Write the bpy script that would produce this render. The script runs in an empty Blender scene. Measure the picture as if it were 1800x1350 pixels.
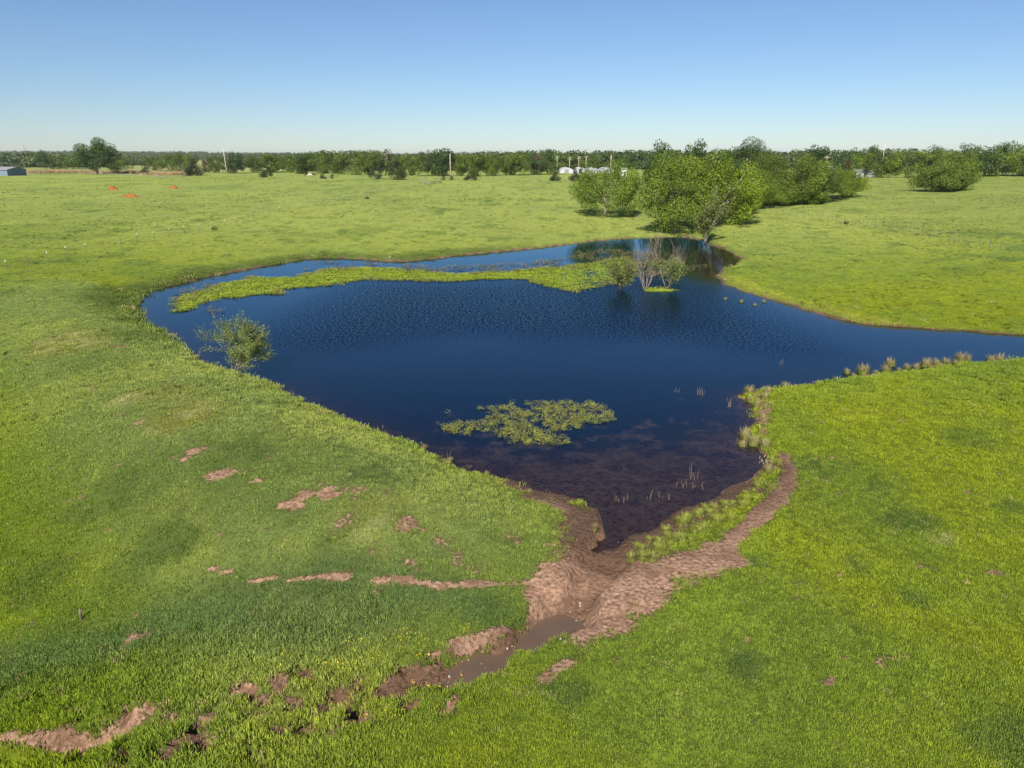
import bpy, bmesh, math, random
import numpy as np
from mathutils import Vector, Matrix
R = math.radians
sc = bpy.context.scene
col = sc.collection

# ------------------------------------------------------------------ camera
CAM_H = 15.0
FPX = 1250.0                      # focal length in photo pixels (photo is 1800 x 1350)
PITCH = math.atan2(675 - 275, FPX)
SP, CP = math.sin(PITCH), math.cos(PITCH)
cd = bpy.data.cameras.new('camera'); cam = bpy.data.objects.new('camera', cd); col.objects.link(cam)
cam.location = (0, 0, CAM_H); cam.rotation_euler = (R(90) - PITCH, 0, 0)
cd.sensor_width = 36.0; cd.lens = 36.0 * FPX / 1800.0
cd.clip_start = 0.5; cd.clip_end = 60000
sc.camera = cam

# ------------------------------------------------------------------ light
SUN_EL, SUN_AZ = R(42), R(196)    # azimuth of the sun, clockwise from +Y: behind the camera, a little to its left
w = bpy.data.worlds.new('World'); sc.world = w; w.use_nodes = True
wn = w.node_tree; bg = wn.nodes['Background']
sky = wn.nodes.new('ShaderNodeTexSky'); sky.sky_type = 'NISHITA'; sky.sun_disc = False
sky.sun_elevation = SUN_EL; sky.sun_rotation = SUN_AZ
sky.air_density = 1.0; sky.dust_density = 0.15; sky.ozone_density = 5.0; sky.altitude = 300
wb = wn.nodes.new('ShaderNodeMix'); wb.data_type = 'RGBA'; wb.blend_type = 'MULTIPLY'; wb.inputs[0].default_value = 1; wb.inputs[7].default_value = (.91, .965, 1.06, 1)   # white balance
wn.links.new(sky.outputs[0], wb.inputs[6]); wn.links.new(wb.outputs[2], bg.inputs[0]); bg.inputs[1].default_value = 0.062
sl = bpy.data.lights.new('sun', 'SUN'); sun = bpy.data.objects.new('sun', sl); col.objects.link(sun)
sl.energy = 5.0; sl.angle = R(0.53); sl.color = (1.0, 0.94, 0.84)
sd = Vector((math.sin(SUN_AZ) * math.cos(SUN_EL), math.cos(SUN_AZ) * math.cos(SUN_EL), math.sin(SUN_EL)))
sun.rotation_euler = sd.to_track_quat('Z', 'Y').to_euler(); sun.location = sd * 60
sc.view_settings.view_transform = 'Standard'; sc.view_settings.look = 'None'
sc.view_settings.gamma = 1; sc.view_settings.exposure = 0.7
sc.view_settings.use_curve_mapping = False
sc.render.engine = 'CYCLES'
sc.cycles.use_denoising = True
sc.cycles.max_bounces = 6; sc.cycles.transparent_max_bounces = 8
sc.cycles.diffuse_bounces = 2; sc.cycles.glossy_bounces = 3; sc.cycles.transmission_bounces = 4
sc.cycles.sample_clamp_indirect = 4

# ------------------------------------------------------------------ numeric helpers
_tab = np.random.RandomState(11).rand(256, 256)
def vn(x, y, seed=0):
    x = np.asarray(x, float) + seed * 37.13; y = np.asarray(y, float) + seed * 17.71
    xi = np.floor(x).astype(np.int64); yi = np.floor(y).astype(np.int64)
    fx = x - xi; fy = y - yi
    fx = fx * fx * (3 - 2 * fx); fy = fy * fy * (3 - 2 * fy)
    a = _tab[xi & 255, yi & 255]; b = _tab[(xi + 1) & 255, yi & 255]
    c = _tab[xi & 255, (yi + 1) & 255]; d = _tab[(xi + 1) & 255, (yi + 1) & 255]
    return (a * (1 - fx) + b * fx) * (1 - fy) + (c * (1 - fx) + d * fx) * fy
def fbm(x, y, scale, octv=4, seed=0):
    s = 0; amp = 1; tot = 0; x = np.asarray(x, float) / scale; y = np.asarray(y, float) / scale
    for i in range(octv):
        s = s + amp * vn(x, y, seed + i * 3); tot += amp; amp *= .5; x = x * 2.03; y = y * 2.03
    return s / tot
def sst(a, b, x):
    t = np.clip((np.asarray(x, float) - a) / (b - a), 0, 1); return t * t * (3 - 2 * t)
def mix(a, b, t): return a * (1 - t) + b * t
def pix(px, py, z=0.0):
    """point where the view ray of a photo pixel meets the level z"""
    u = (px - 900) / FPX; v = (675 - py) / FPX
    dy = CP + v * SP; dz = -SP + v * CP
    t = (z - CAM_H) / dz
    return (u * t, dy * t)
def seg_dist(x, y, pts, closed=False):
    """distance to a polyline, and position along it 0..1"""
    pts = np.asarray(pts, float); best = np.full(x.shape, 1e18); par = np.zeros(x.shape)
    n = len(pts); m = n if closed else n - 1
    for i in range(m):
        a = pts[i]; b = pts[(i + 1) % n]; d = b - a; L = max(d @ d, 1e-9)
        t = np.clip(((x - a[0]) * d[0] + (y - a[1]) * d[1]) / L, 0, 1)
        q = (x - a[0] - t * d[0]) ** 2 + (y - a[1] - t * d[1]) ** 2
        k = q < best; best = np.where(k, q, best); par = np.where(k, (i + t) / m, par)
    return np.sqrt(best), par
def in_poly(x, y, pts):
    ins = np.zeros(x.shape, bool); n = len(pts)
    for i in range(n):
        x0, y0 = pts[i]; x1, y1 = pts[(i + 1) % n]
        if y0 == y1: continue
        c = ((y0 > y) != (y1 > y)) & (x < (x1 - x0) * (y - y0) / (y1 - y0) + x0)
        ins ^= c
    return ins

# ------------------------------------------------------------------ terrain
SHORE_PX = [(226,546),(240,522),(275,508),(330,495),(400,480),(470,467),(530,456),(570,453),(620,455),(690,460),(740,457),
 (800,450),(880,443),(950,436),(1000,430),(1040,424),(1090,420),(1130,418),(1165,417),(1195,416),(1225,420),(1245,428),(1268,436),
 (1290,446),(1302,457),(1290,466),(1265,476),(1258,486),(1270,497),(1300,510),(1340,522),(1390,538),(1450,555),(1520,570),
 (1600,577),(1680,581),(1760,586),(1800,588),(1900,592),(2000,605),(2060,618),(2000,632),(1900,632),(1800,631),(1760,636),
 (1700,640),(1640,645),(1590,652),(1540,658),(1480,666),(1430,674),(1380,680),(1340,684),(1300,693),(1318,710),(1325,735),
 (1305,755),(1300,775),(1330,790),(1345,800),(1340,825),(1320,845),(1280,862),(1240,885),(1200,915),(1150,945),(1110,962),
 (1075,975),(1040,975),(1042,950),(1050,915),(1025,893),(985,880),(940,868),(890,850),(830,828),(770,805),(720,785),(660,765),
 (600,740),(560,722),(520,703),(480,680),(430,665),(395,655),(350,640),(320,615),(295,590),(265,575),(240,560)]
SHORE = [pix(*p) for p in SHORE_PX]
CREEK_PX = [(1065,985,.1),(1040,1040,-.05),(1000,1090,-.36),(915,1140,-.42),(800,1195,-.46),(680,1228,-.72),(540,1255,-1.3),(380,1270,-1.6),(260,1285,-1.9),(130,1315,-2.2),(0,1350,-2.4),(-220,1420,-2.7)]
CREEK = [pix(a, b, c) for a, b, c in CREEK_PX]
DAM_A = np.array(pix(226, 546)); DAM_B = np.array(pix(1045, 965))
_dd = (DAM_B - DAM_A) / np.linalg.norm(DAM_B - DAM_A); _dn = np.array([_dd[1], -_dd[0]])
if _dn[0] > 0: _dn = -_dn                     # normal that points down the outer face
SHALLOW = np.array(pix(1170, 900))
HEAD = pix(1255, 462)
ISLE = [(pix(1158, 511), 2.6, 1.0)]

def shore_sd(x, y):
    d, _ = seg_dist(x, y, SHORE, True)
    s = np.where(in_poly(x, y, SHORE), -d, d)
    near = np.exp(-np.abs(s) / 6)
    return s + near * ((fbm(x, y, 1.6, 3, 5) - .5) * 1.1 + (fbm(x, y, 6, 2, 8) - .5) * .8)

_pr = np.random.RandomState(77); PITS = []
while len(PITS) < 95:
    k = _pr.uniform(4.6, 8.6); i = int(k); f = k - i
    cx = CREEK[i][0] * (1 - f) + CREEK[i + 1][0] * f + _pr.uniform(-1, 1) * 2.6; cy = CREEK[i][1] * (1 - f) + CREEK[i + 1][1] * f + _pr.uniform(-1.6, 1.5) - (.4 if k > 7 else 0)
    if math.hypot(cx - (CREEK[i][0] * (1 - f) + CREEK[i + 1][0] * f), cy - (CREEK[i][1] * (1 - f) + CREEK[i + 1][1] * f)) < .7 and k < 6: continue
    PITS.append((cx, cy, _pr.uniform(.13, .29), _pr.uniform(.7, 1.6)))
def terrain(x, y, full=False):
    x = np.asarray(x, float); y = np.asarray(y, float)
    s = shore_sd(x, y); so = np.maximum(s, 0)
    far = sst(30, 130, y)
    # natural ground rising away from the water
    dsh0 = np.hypot(x - SHALLOW[0], y - SHALLOW[1]); low = 1 - sst(6, 15, dsh0)
    nat = mix(.38, .16, low) * (1 - np.exp(-so / mix(.9, 2.2, low))) + mix(1.1, 6.4, far) * (1 - np.exp(-so / mix(45., 120., far)))
    nat += (fbm(x, y, 45, 3, 1) - .5) * 1.6 * sst(5, 60, so) + (fbm(x, y, 7, 3, 2) - .5) * .28 * sst(.5, 6, so)
    nat += (fbm(x, y, 160, 3, 21) - .5) * 3.0 * sst(60, 220, so)
    # dam: crest beside the water, outer face falling to the creek
    rel_x = x - DAM_A[0]; rel_y = y - DAM_A[1]
    q = rel_x * _dn[0] + rel_y * _dn[1]; al = rel_x * _dd[0] + rel_y * _dd[1]; L = np.linalg.norm(DAM_B - DAM_A)
    wd = sst(-34, -4, al) * (1 - sst(L - 5, L + 4, al)) * sst(-3, 1, q)
    face = mix(1.55, -2.1, sst(6.0, 21, q + (fbm(x, y, 9, 2, 4) - .5) * 3) * sst(-26, 12, al))
    dam = np.minimum(.22 + so * .29, face) + (fbm(x, y, 5, 3, 3) - .5) * .3
    z = mix(nat, np.where(so > 0, dam, nat), wd)
    # creek
    c, t = seg_dist(x, y, CREEK)
    tz = np.interp(t, np.linspace(0, 1, len(CREEK)), [p[2] for p in CREEK_PX])
    z = mix(tz + .42 + .03 * c, z, sst(.8, 11, c))
    cw = .36 + .16 * np.sin(t * 41) + (fbm(x, y, 1.1, 3, 9) - .5) * .9
    carve = (1 - sst(cw, cw + .55, c)) * sst(-.03, .05, t) * (1 + .25 * sst(.14, .2, t) - .8 * sst(.33, .40, t) + 1.4 * sst(.66, .74, t))
    z = z - .55 * carve
    # hoof-pocked wet ground at the toe
    hoof = (1 - sst(3.2, 5.6, c)) * sst(.38, .5, t)
    hn = fbm(x, y, .5, 2, 14)
    z = z + hoof * (hn - .5) * .35 * sst(.25, 1, so)
    pit = np.zeros(x.shape)
    for cx, cy, r, asp in PITS:
        if cy < y.min() - 1 or cy > y.max() + 1 or cx < x.min() - 1 or cx > x.max() + 1: continue
        d = np.hypot((x - cx) / asp, y - cy) / r; pit = np.maximum(pit, np.where(d < 2.2, 1 - sst(.5, 1.5, d), 0)); z = z + np.where(d < 2.6, .07 * np.exp(-(d - 1.6) ** 2 * 3), 0)
    z = z - .42 * pit; hn = np.maximum(hn * .6, pit)
    # far hills
    rr = np.hypot(x, y)
    z = z + 34 * sst(1300, 3600, rr) * fbm(x, y, 1500, 3, 31) ** 1.4 - 2.5 * sst(420, 700, rr)
    # bank lip keeps water in, bed below water
    z = np.where(s > 0, np.maximum(z, np.where(so < 2.0, .10 * np.clip(so / .5, 0, 1), -99)), z)
    dsh = np.hypot(x - SHALLOW[0], y - SHALLOW[1])
    di = np.maximum(-s, 0)
    depth = .05 + (1.9 * (1 - np.exp(-di / 6.0))) * mix(.16, 1.0, sst(4, 17, dsh)) + .05 * fbm(x, y, 1.5, 3, 6)
    hx, hy = HEAD; depth = depth * mix(.22, 1., sst(7, 17, np.hypot((x - hx), (y - hy) * .55)))
    depth = depth * sst(0, .8, di)
    for (ix, iy), rx, ry in ISLE:
        k = 1 - sst(.6, 1.25, np.hypot((x - ix) / rx, (y - iy) / ry))
        depth = depth - k * (depth + .22)
    z = np.where(s <= 0, -depth, z)
    if full: return z, s, c, t, q, al, wd, hoof, hn
    return z

def graded(lo, f0, f1, hi, step, g):
    a = list(np.arange(f0, f1 + 1e-6, step)); s = step; v = f1
    while v < hi: s *= g; v += s; a.append(v)
    s = step; v = f0; b = []
    while v > lo: s *= g; v -= s; b.append(v)
    return np.array(b[::-1] + a)
GX = graded(-9000, -44, 50, 9000, .21, 1.035); GY = graded(-400, 9, 60, 12000, .21, 1.021)
XX, YY = np.meshgrid(GX, GY); xf, yf = XX.ravel(), YY.ravel()
_tp = [terrain(xf[i:i + 40000], yf[i:i + 40000], True) for i in range(0, len(xf), 40000)]
GT = [np.concatenate([p[k] for p in _tp]) for k in range(9)]
ZG = GT[0].reshape(len(GY), len(GX))
def gz(x, y):
    i = min(max(int(np.searchsorted(GX, x)) - 1, 0), len(GX) - 2); j = min(max(int(np.searchsorted(GY, y)) - 1, 0), len(GY) - 2)
    u = (x - GX[i]) / (GX[i + 1] - GX[i]); v = (y - GY[j]) / (GY[j + 1] - GY[j])
    return float((ZG[j, i] * (1 - u) + ZG[j, i + 1] * u) * (1 - v) + (ZG[j + 1, i] * (1 - u) + ZG[j + 1, i + 1] * u) * v)
def G(px, py):
    """ground point seen at a photo pixel"""
    z = 0.0
    for i in range(40):
        x, y = pix(px, py, z)
        z = z + (max(min(gz(x, y), 13.5), -4) - z) * .5
    return np.array([x, y, z])
def depth_of(p): return p[1] * CP + (CAM_H - p[2]) * SP
def GP(pts): return [tuple(G(*p)[:2]) for p in pts]

# colours and ground cover, all as functions of the place
MUD_POLY = GP([(955,985),(1040,978),(1110,975),(1180,985),(1262,968),(1285,985),(1180,1015),(1120,1050),(1060,1100),(1010,1112),(960,1110),(985,1060),(960,1040),(940,1025)])
MUD_LINES = [(GP([(1375,800),(1392,830),(1372,872),(1335,908),(1290,950),(1270,978)]), .40, 1.0),
 (GP([(935,872),(985,890),(1035,915),(1045,950)]), .55, .9),
 (GP([(990,1020),(900,1024),(760,1030),(660,1019)]), .17, 1.0), (GP([(612,1012),(520,1017),(440,1020)]), .075, .85), (GP([(408,1006),(366,999)]), .075, .9),
 (GP([(1330,690),(1345,720),(1340,760)]), .5, .55),
 (GP([(1010,1095),(915,1140),(800,1190),(690,1222)]), .48, 1.0), (GP([(690,1222),(600,1238),(540,1252)]), .13, .7), (GP([(560,1250),(470,1256),(380,1262),(280,1266)]), .09, .62),
 (GP([(275,1266),(180,1280),(80,1302),(-60,1338)]), .13, 1.0), (GP([(880,1110),(830,1130),(800,1135)]), .35, .9), (GP([(960,1190),(1000,1165)]), .25, .8)]
SPOTS = [(548,870,.75,1),(530,885,.45,.9),(570,862,.5,.9),(398,833,.55,.8),(378,842,.35,.8),(446,846,.5,.85),(318,805,.4,.9),(342,793,.4,.9),(258,765,.42,1),(252,780,.35,.9),
 (243,742,.35,.8),(714,923,.55,.75),(602,922,.5,.55),(770,953,.7,.5),(718,986,.35,.7),(822,984,.7,.5),(645,861,.4,.7),(675,866,.4,.5),(912,942,.5,.6),(860,940,.5,.4),
 (195,608,1.1,.7),(152,583,.6,.7),(22,622,.5,.6),(175,672,.6,.7),(160,685,.5,.6),(205,730,.5,.5),(1520,1112,.22,.9),(1548,1166,.2,1),(1265,1118,.14,.9),(1313,1124,.16,.9),
 (1102,1142,.18,.8),(1083,1160,.16,.7),(1188,1258,.2,.9),(1170,1257,.15,.7),(1124,1188,.14,.7),(1050,1195,.25,.6),(1375,938,.3,.8),(1438,1036,.15,.8),(1402,1049,.15,.8),
 (1505,990,.4,.6),(1585,1138,.3,.4),(230,1125,.4,.7),(215,1140,.4,.6),(70,1175,.3,.5),(310,1110,.3,.5),(560,1248,.4,.9),(590,1238,.4,.9),(440,1205,.3,.8),(485,1198,.3,.8),(410,1225,.3,.8)]
SPOTS = [(tuple(G(a, b)[:2]), r, k) for a, b, r, k in SPOTS]
DARKS = [(190,512,1.8,.7),(222,524,1.6,.7),(205,535,1.4,.6),(250,508,1.5,.6),(330,490,1.6,.5),(1312,1162,.8,.9),(1598,912,1.2,.8),(1502,992,.8,.6),(1618,1054,.6,.7),(1006,1216,.9,.8),(1430,815,1.5,.6),(300,950,1.2,.8),(1330,985,.6,.6),(860,1075,1.0,.7),(1545,857,.6,.6),
 (80,1030,1.5,.5),(500,885,1.2,.4),(330,740,2.,.5),(190,585,2.0,.5),(430,800,1.6,.5),(1700,770,1.4,.5),(1780,890,.9,.6),(1790,1310,1.2,.8),(590,985,1.5,.4),(180,880,2.0,.5),(660,835,1.2,.6),(1150,1040,.7,.5)]
DARKS = [(tuple(G(a, b)[:2]), r, k) for a, b, r, k in DARKS]
SHADE_BAND = GP([(-60,1205),(120,1150),(300,1095),(460,1062),(640,1048),(850,1062)])
PALES = [(tuple(G(a, b)[:2]), r, k) for a, b, r, k in [(120,592,2.6,1),(85,615,2.0,.9),(150,605,2.2,.9),(225,700,1.6,.7),(310,690,2.0,.7),(340,725,2.2,1),(330,735,1.5,.9),(300,745,1.6,.6),(1650,945,.7,.6),(640,900,1.5,.5)]]
YELLOW = GP([(1275,490),(1320,507),(1400,533),(1500,560),(1560,568)])
REDS = [tuple(G(a, b)[:2]) for a, b in [(198,333),(228,345),(306,331)]]

def cover(x, y, T=None):
    z, s, c, t, q, al, wd, hoof, hn = terrain(x, y, True) if T is None else T
    n1 = fbm(x, y, 1.0, 3, 40); n2 = fbm(x, y, 4.5, 3, 41); n3 = fbm(x, y, 18, 3, 42); nf = fbm(x, y, .45, 2, 43)
    mud = np.zeros(x.shape); wob = (n1 - .5) * 2.0 + (nf - .5) * .7
    d, _ = seg_dist(x, y, MUD_POLY, True); d = np.where(in_poly(x, y, MUD_POLY), -d, d)
    mud = np.maximum(mud, 1 - sst(-.3, 1.2, d + wob * .8))
    for pts, wid, k in MUD_LINES:
        d, _ = seg_dist(x, y, pts); mud = np.maximum(mud, k * (1 - sst(wid * .25, wid * 1.45 + .08, d + wob * (.05 + wid * .45) + (n2 - .5) * wid * .9)))
    for (sx, sy), r, k in SPOTS:
        if sx < x.min() - 3 or sx > x.max() + 3 or sy < y.min() - 3 or sy > y.max() + 3: continue
        d = np.hypot((x - sx) * .75, (y - sy) * 1.1); mud = np.maximum(mud, k * .9 * (1 - sst(r * .0, r * 1.25, d + ((n1 - .5) * 1.9 + (nf - .5) * 2.2) * r)))
    mud = np.maximum(mud, sst(.42, .62, hn) * .95)
    # trodden wet strip at the shallow end
    dsh = np.hypot(x - SHALLOW[0], y - SHALLOW[1])
    strip = (1 - sst(5, 13, dsh)) * (1 - sst(.2, 2.4, s)) * sst(.42, .56, n1 + .12)
    mud = np.maximum(mud, strip * .85)
    rim = 1 - sst(.05, .30 + .25 * sst(60, 130, y), np.abs(s - .05) + wob * .22)
    rim = rim * mix(1., .25 + 1.2 * sst(.4, .6, n2), sst(55, 75, y)); mud = np.maximum(mud, rim * .9)
    for rx, ry in REDS: mud = np.maximum(mud, .7 * (1 - sst(1.2, 3.2, np.hypot(x - rx, y - ry) + wob)))
    mud = np.where((s < 0) & (z < .02), 1.0, np.where(s < 0, .1, mud))
    wet = np.maximum((1 - sst(.15, .95, s)) * (z < .12), (1 - sst(7, 13, dsh)) * (1 - sst(.6, 3.0, s + wob * .6)))
    wet = np.maximum(wet, (1 - sst(.4, 1.0, c)) * sst(.05, .2, t) * (1 - .8 * sst(.58, .68, t)) * .85)
    wet = np.maximum(wet, sst(.45, .8, hn) * .9); wet = np.maximum(wet, sst(.1, .5, rim)); wet = np.where(s < 0, .45 + .5 * n1, wet)
    # grass colour (linear albedo), with one band of slope shade painted in
    C = lambda r, g, b: np.array([r, g, b])[None, :]
    olive, green, blue, yel, pale = C(.180, .222, .016), C(.152, .204, .022), C(.095, .155, .050), C(.232, .270, .060), C(.42, .40, .22)
    E = lambda a: a[:, None]
    farw = sst(60, 150, y)
    damw = wd * sst(-4, 3, q)
    base = mix(olive, green, E(sst(.40, .64, n2 * .5 + n3 * .5)))
    base = mix(base, mix(C(.218, .258, .062), C(.172, .222, .058), E(sst(.35, .62, n2))), E(damw * (1 - .75 * sst(12, 20, q)) ))
    base = mix(base, mix(C(.172, .226, .014), C(.138, .196, .016), E(sst(.4, .6, n2))), E(damw * sst(10, 18, q) * .9))
    base = mix(base, mix(yel, C(.204, .246, .058), E(sst(.35, .65, n3))), E(farw))
    right = sst(20, 60, x - .30 * y) * farw
    base = mix(base, C(.185, .220, .050), E(right * .6))
    # tussocky darker clumps over the pastures
    cl = sst(.60, .72, fbm(x, y, 2.6, 3, 50)) * sst(45, 90, y) * .55 + sst(.62, .75, fbm(x, y, 11, 3, 51)) * .35
    base = mix(base, C(.085, .135, .028), E(np.clip(cl, 0, 1)))
    for (sx, sy), r, k in DARKS:
        if sy < y.min() - 3 or sy > y.max() + 3: continue
        d = np.hypot(x - sx, y - sy); base = mix(base, C(.075, .120, .028), E(k * .85 * (1 - sst(r * .5, r * 1.2, d + (n1 - .5) * r * 1.3))))
    d, _ = seg_dist(x, y, SHADE_BAND)
    base = mix(base, C(.085, .140, .045), E(.7 * (1 - sst(.5, 2.6, d + (n2 - .5) * 3.2))))  # shade on the dam's outer slope, painted into the grass colour
    for (sx, sy), r, k in PALES:
        d = np.hypot(x - sx, y - sy); base = mix(base, pale, E(k * .85 * (1 - sst(r * .2, r * 1.2, d + (n2 - .5) * r)) * sst(.46, .66, n1)))
        base = mix(base, C(.21, .22, .05), E(k * .6 * (1 - sst(r * .4, r * 1.5, d))))
    d, _ = seg_dist(x, y, YELLOW)
    base = mix(base, C(.28, .29, .04), E(.6 * (1 - sst(.4, 2.2, d + (n2 - .5) * 2))))
    # shaggy bank edge
    base = mix(base, C(.12, .14, .035), E(.7 * (1 - sst(.2, 1.6, s + wob * .5)) * sst(0, .3, s) * sst(40, 90, y)))
    rough = (1 - sst(1.5, 5.5, s + (n2 - .5) * 5)) * sst(52, 60, y) * (1 - sst(-6, 8, x))
    base = mix(base, C(.085, .120, .026), E(.8 * rough))
    base = mix(base, C(.20, .17, .07), E(sst(.2, .75, mud) * .5))
    val = .91 + .18 * n1
    base = base * E(val)
    farm = sst(430, 800, np.hypot(x, y))
    base = mix(base, mix(C(.20, .215, .07), C(.30, .28, .12), E(sst(.45, .62, fbm(x, y, 120, 2, 60)))), E(farm))
    return z, s, base, mud, wet, c, t, hoof, q, wd

# ------------------------------------------------------------------ mesh + object helpers
class MB:
    def __init__(self): self.v = []; self.f = []
    def add(self, vs, fs):
        o = len(self.v); self.v.extend([tuple(map(float, p)) for p in vs]); self.f.extend([tuple(i + o for i in f) for f in fs])
    def box(self, x0, x1, y0, y1, z0, z1):
        self.add([(x0,y0,z0),(x1,y0,z0),(x1,y1,z0),(x0,y1,z0),(x0,y0,z1),(x1,y0,z1),(x1,y1,z1),(x0,y1,z1)],
                 [(0,3,2,1),(4,5,6,7),(0,1,5,4),(1,2,6,5),(2,3,7,6),(3,0,4,7)])
    def tube(self, pts, rads, n=6, cap=True):
        pts = [Vector(p) for p in pts]; rings = []
        for i, p in enumerate(pts):
            d = (pts[min(i + 1, len(pts) - 1)] - pts[max(i - 1, 0)])
            if d.length < 1e-9: d = Vector((0, 0, 1))
            d.normalize(); a = d.cross(Vector((.31, .93, .17))); a.normalize(); b = d.cross(a)
            rings.append([p + (a * math.cos(2 * math.pi * k / n) + b * math.sin(2 * math.pi * k / n)) * rads[i] for k in range(n)])
        o = len(self.v)
        for r in rings: self.v.extend([tuple(p) for p in r])
        for i in range(len(pts) - 1):
            for k in range(n):
                self.f.append((o + i * n + k, o + i * n + (k + 1) % n, o + (i + 1) * n + (k + 1) % n, o + (i + 1) * n + k))
        if cap:
            self.f.append(tuple(o + k for k in range(n))[::-1]); self.f.append(tuple(o + (len(pts) - 1) * n + k for k in range(n)))
    def mesh(self, name, mat=None, smooth=False):
        me = bpy.data.meshes.new(name); me.from_pydata(self.v, [], self.f)
        if mat: me.materials.append(mat)
        if smooth: me.polygons.foreach_set('use_smooth', [True] * len(me.polygons))
        me.update(); return me
def obj(name, me, parent=None, loc=None):
    o = bpy.data.objects.new(name, me); col.objects.link(o)
    if parent is not None: o.parent = parent
    if loc is not None: o.location = loc
    return o
def tag(o, label, cat, group=None, kind=None):
    o['label'] = label; o['category'] = cat
    if group: o['group'] = group
    if kind: o['kind'] = kind
    return o
def empty(name, loc, rz=0, scale=(1, 1, 1)):
    e = obj(name, None, None, loc); e.rotation_euler = (0, 0, rz); e.scale = scale; e.empty_display_size = .3; return e
def fast_mesh(name, V, F, mat, smooth=False):
    """V (n,3); F (m,k) array of equal-size faces"""
    V = np.asarray(V, np.float32); F = np.asarray(F, np.int32); k = F.shape[1]
    me = bpy.data.meshes.new(name); me.vertices.add(len(V)); me.vertices.foreach_set('co', V.ravel())
    me.loops.add(F.size); me.loops.foreach_set('vertex_index', F.ravel())
    me.polygons.add(len(F)); me.polygons.foreach_set('loop_start', np.arange(len(F), dtype=np.int32) * k)
    me.polygons.foreach_set('loop_total', np.full(len(F), k, np.int32))
    if smooth: me.polygons.foreach_set('use_smooth', np.ones(len(F), bool))
    me.update(calc_edges=True); me.validate()
    if mat: me.materials.append(mat)
    return me
def attr_f(me, name, arr):
    a = me.attributes.new(name, 'FLOAT', 'POINT'); a.data.foreach_set('value', np.asarray(arr, np.float32))
def attr_c(me, name, arr):
    arr = np.asarray(arr, np.float32); arr = np.hstack([arr, np.ones((len(arr), 1), np.float32)])
    a = me.attributes.new(name, 'FLOAT_COLOR', 'POINT'); a.data.foreach_set('color', arr.ravel())
def attr_v(me, name, arr):
    a = me.attributes.new(name, 'FLOAT_VECTOR', 'POINT'); a.data.foreach_set('vector', np.asarray(arr, np.float32).ravel())

# ------------------------------------------------------------------ materials
def newmat(name):
    m = bpy.data.materials.new(name); m.use_nodes = True; nt = m.node_tree; nt.nodes.clear()
    out = nt.nodes.new('ShaderNodeOutputMaterial'); return m, nt, out
def N(nt, t, **kw):
    n = nt.nodes.new(t)
    for k, v in kw.items():
        if k in n.inputs: n.inputs[k].default_value = v
        else: setattr(n, k, v)
    return n
def noise(nt, vec, scale, detail=3, rough=.55):
    n = N(nt, 'ShaderNodeTexNoise'); n.inputs['Scale'].default_value = scale; n.inputs['Detail'].default_value = detail; n.inputs['Roughness'].default_value = rough
    nt.links.new(vec, n.inputs['Vector']); return n.outputs[0]
def ramp(nt, fac, a, b, lo=0., hi=1.):
    n = N(nt, 'ShaderNodeMapRange'); n.interpolation_type = 'SMOOTHSTEP'
    for i, v in zip((1, 2, 3, 4), (a, b, lo, hi)): n.inputs[i].default_value = v
    nt.links.new(fac, n.inputs[0]); return n.outputs[0]
def mth(nt, op, a, b=None):
    n = N(nt, 'ShaderNodeMath', operation=op)
    for i, v in enumerate((a, b)):
        if v is None: continue
        if isinstance(v, (int, float)): n.inputs[i].default_value = v
        else: nt.links.new(v, n.inputs[i])
    return n.outputs[0]
def mixc(nt, fac, a, b, mode='MIX'):
    n = N(nt, 'ShaderNodeMix', data_type='RGBA', blend_type=mode)
    for i, v in ((0, fac), (6, a), (7, b)):
        if isinstance(v, (int, float)): n.inputs[i].default_value = v
        elif isinstance(v, tuple): n.inputs[i].default_value = (*v, 1)
        else: nt.links.new(v, n.inputs[i])
    return n.outputs[2]
def attr(nt, name, kind='GEOMETRY'):
    n = N(nt, 'ShaderNodeAttribute', attribute_name=name, attribute_type=kind); return n
def geo_pos(nt): return N(nt, 'ShaderNodeNewGeometry').outputs['Position']
def bsdf(nt, out, color, rough=.8, spec=.2, normal=None):
    b = N(nt, 'ShaderNodeBsdfPrincipled')
    if isinstance(color, tuple): b.inputs['Base Color'].default_value = (*color, 1)
    else: nt.links.new(color, b.inputs['Base Color'])
    if isinstance(rough, float): b.inputs['Roughness'].default_value = rough
    else: nt.links.new(rough, b.inputs['Roughness'])
    b.inputs['Specular IOR Level'].default_value = spec
    if normal is not None: nt.links.new(normal, b.inputs['Normal'])
    nt.links.new(b.outputs[0], out.inputs[0]); return b
def bump(nt, h, strength, dist):
    n = N(nt, 'ShaderNodeBump'); n.inputs['Strength'].default_value = strength; n.inputs['Distance'].default_value = dist
    nt.links.new(h, n.inputs['Height']); return n.outputs[0]

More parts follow.
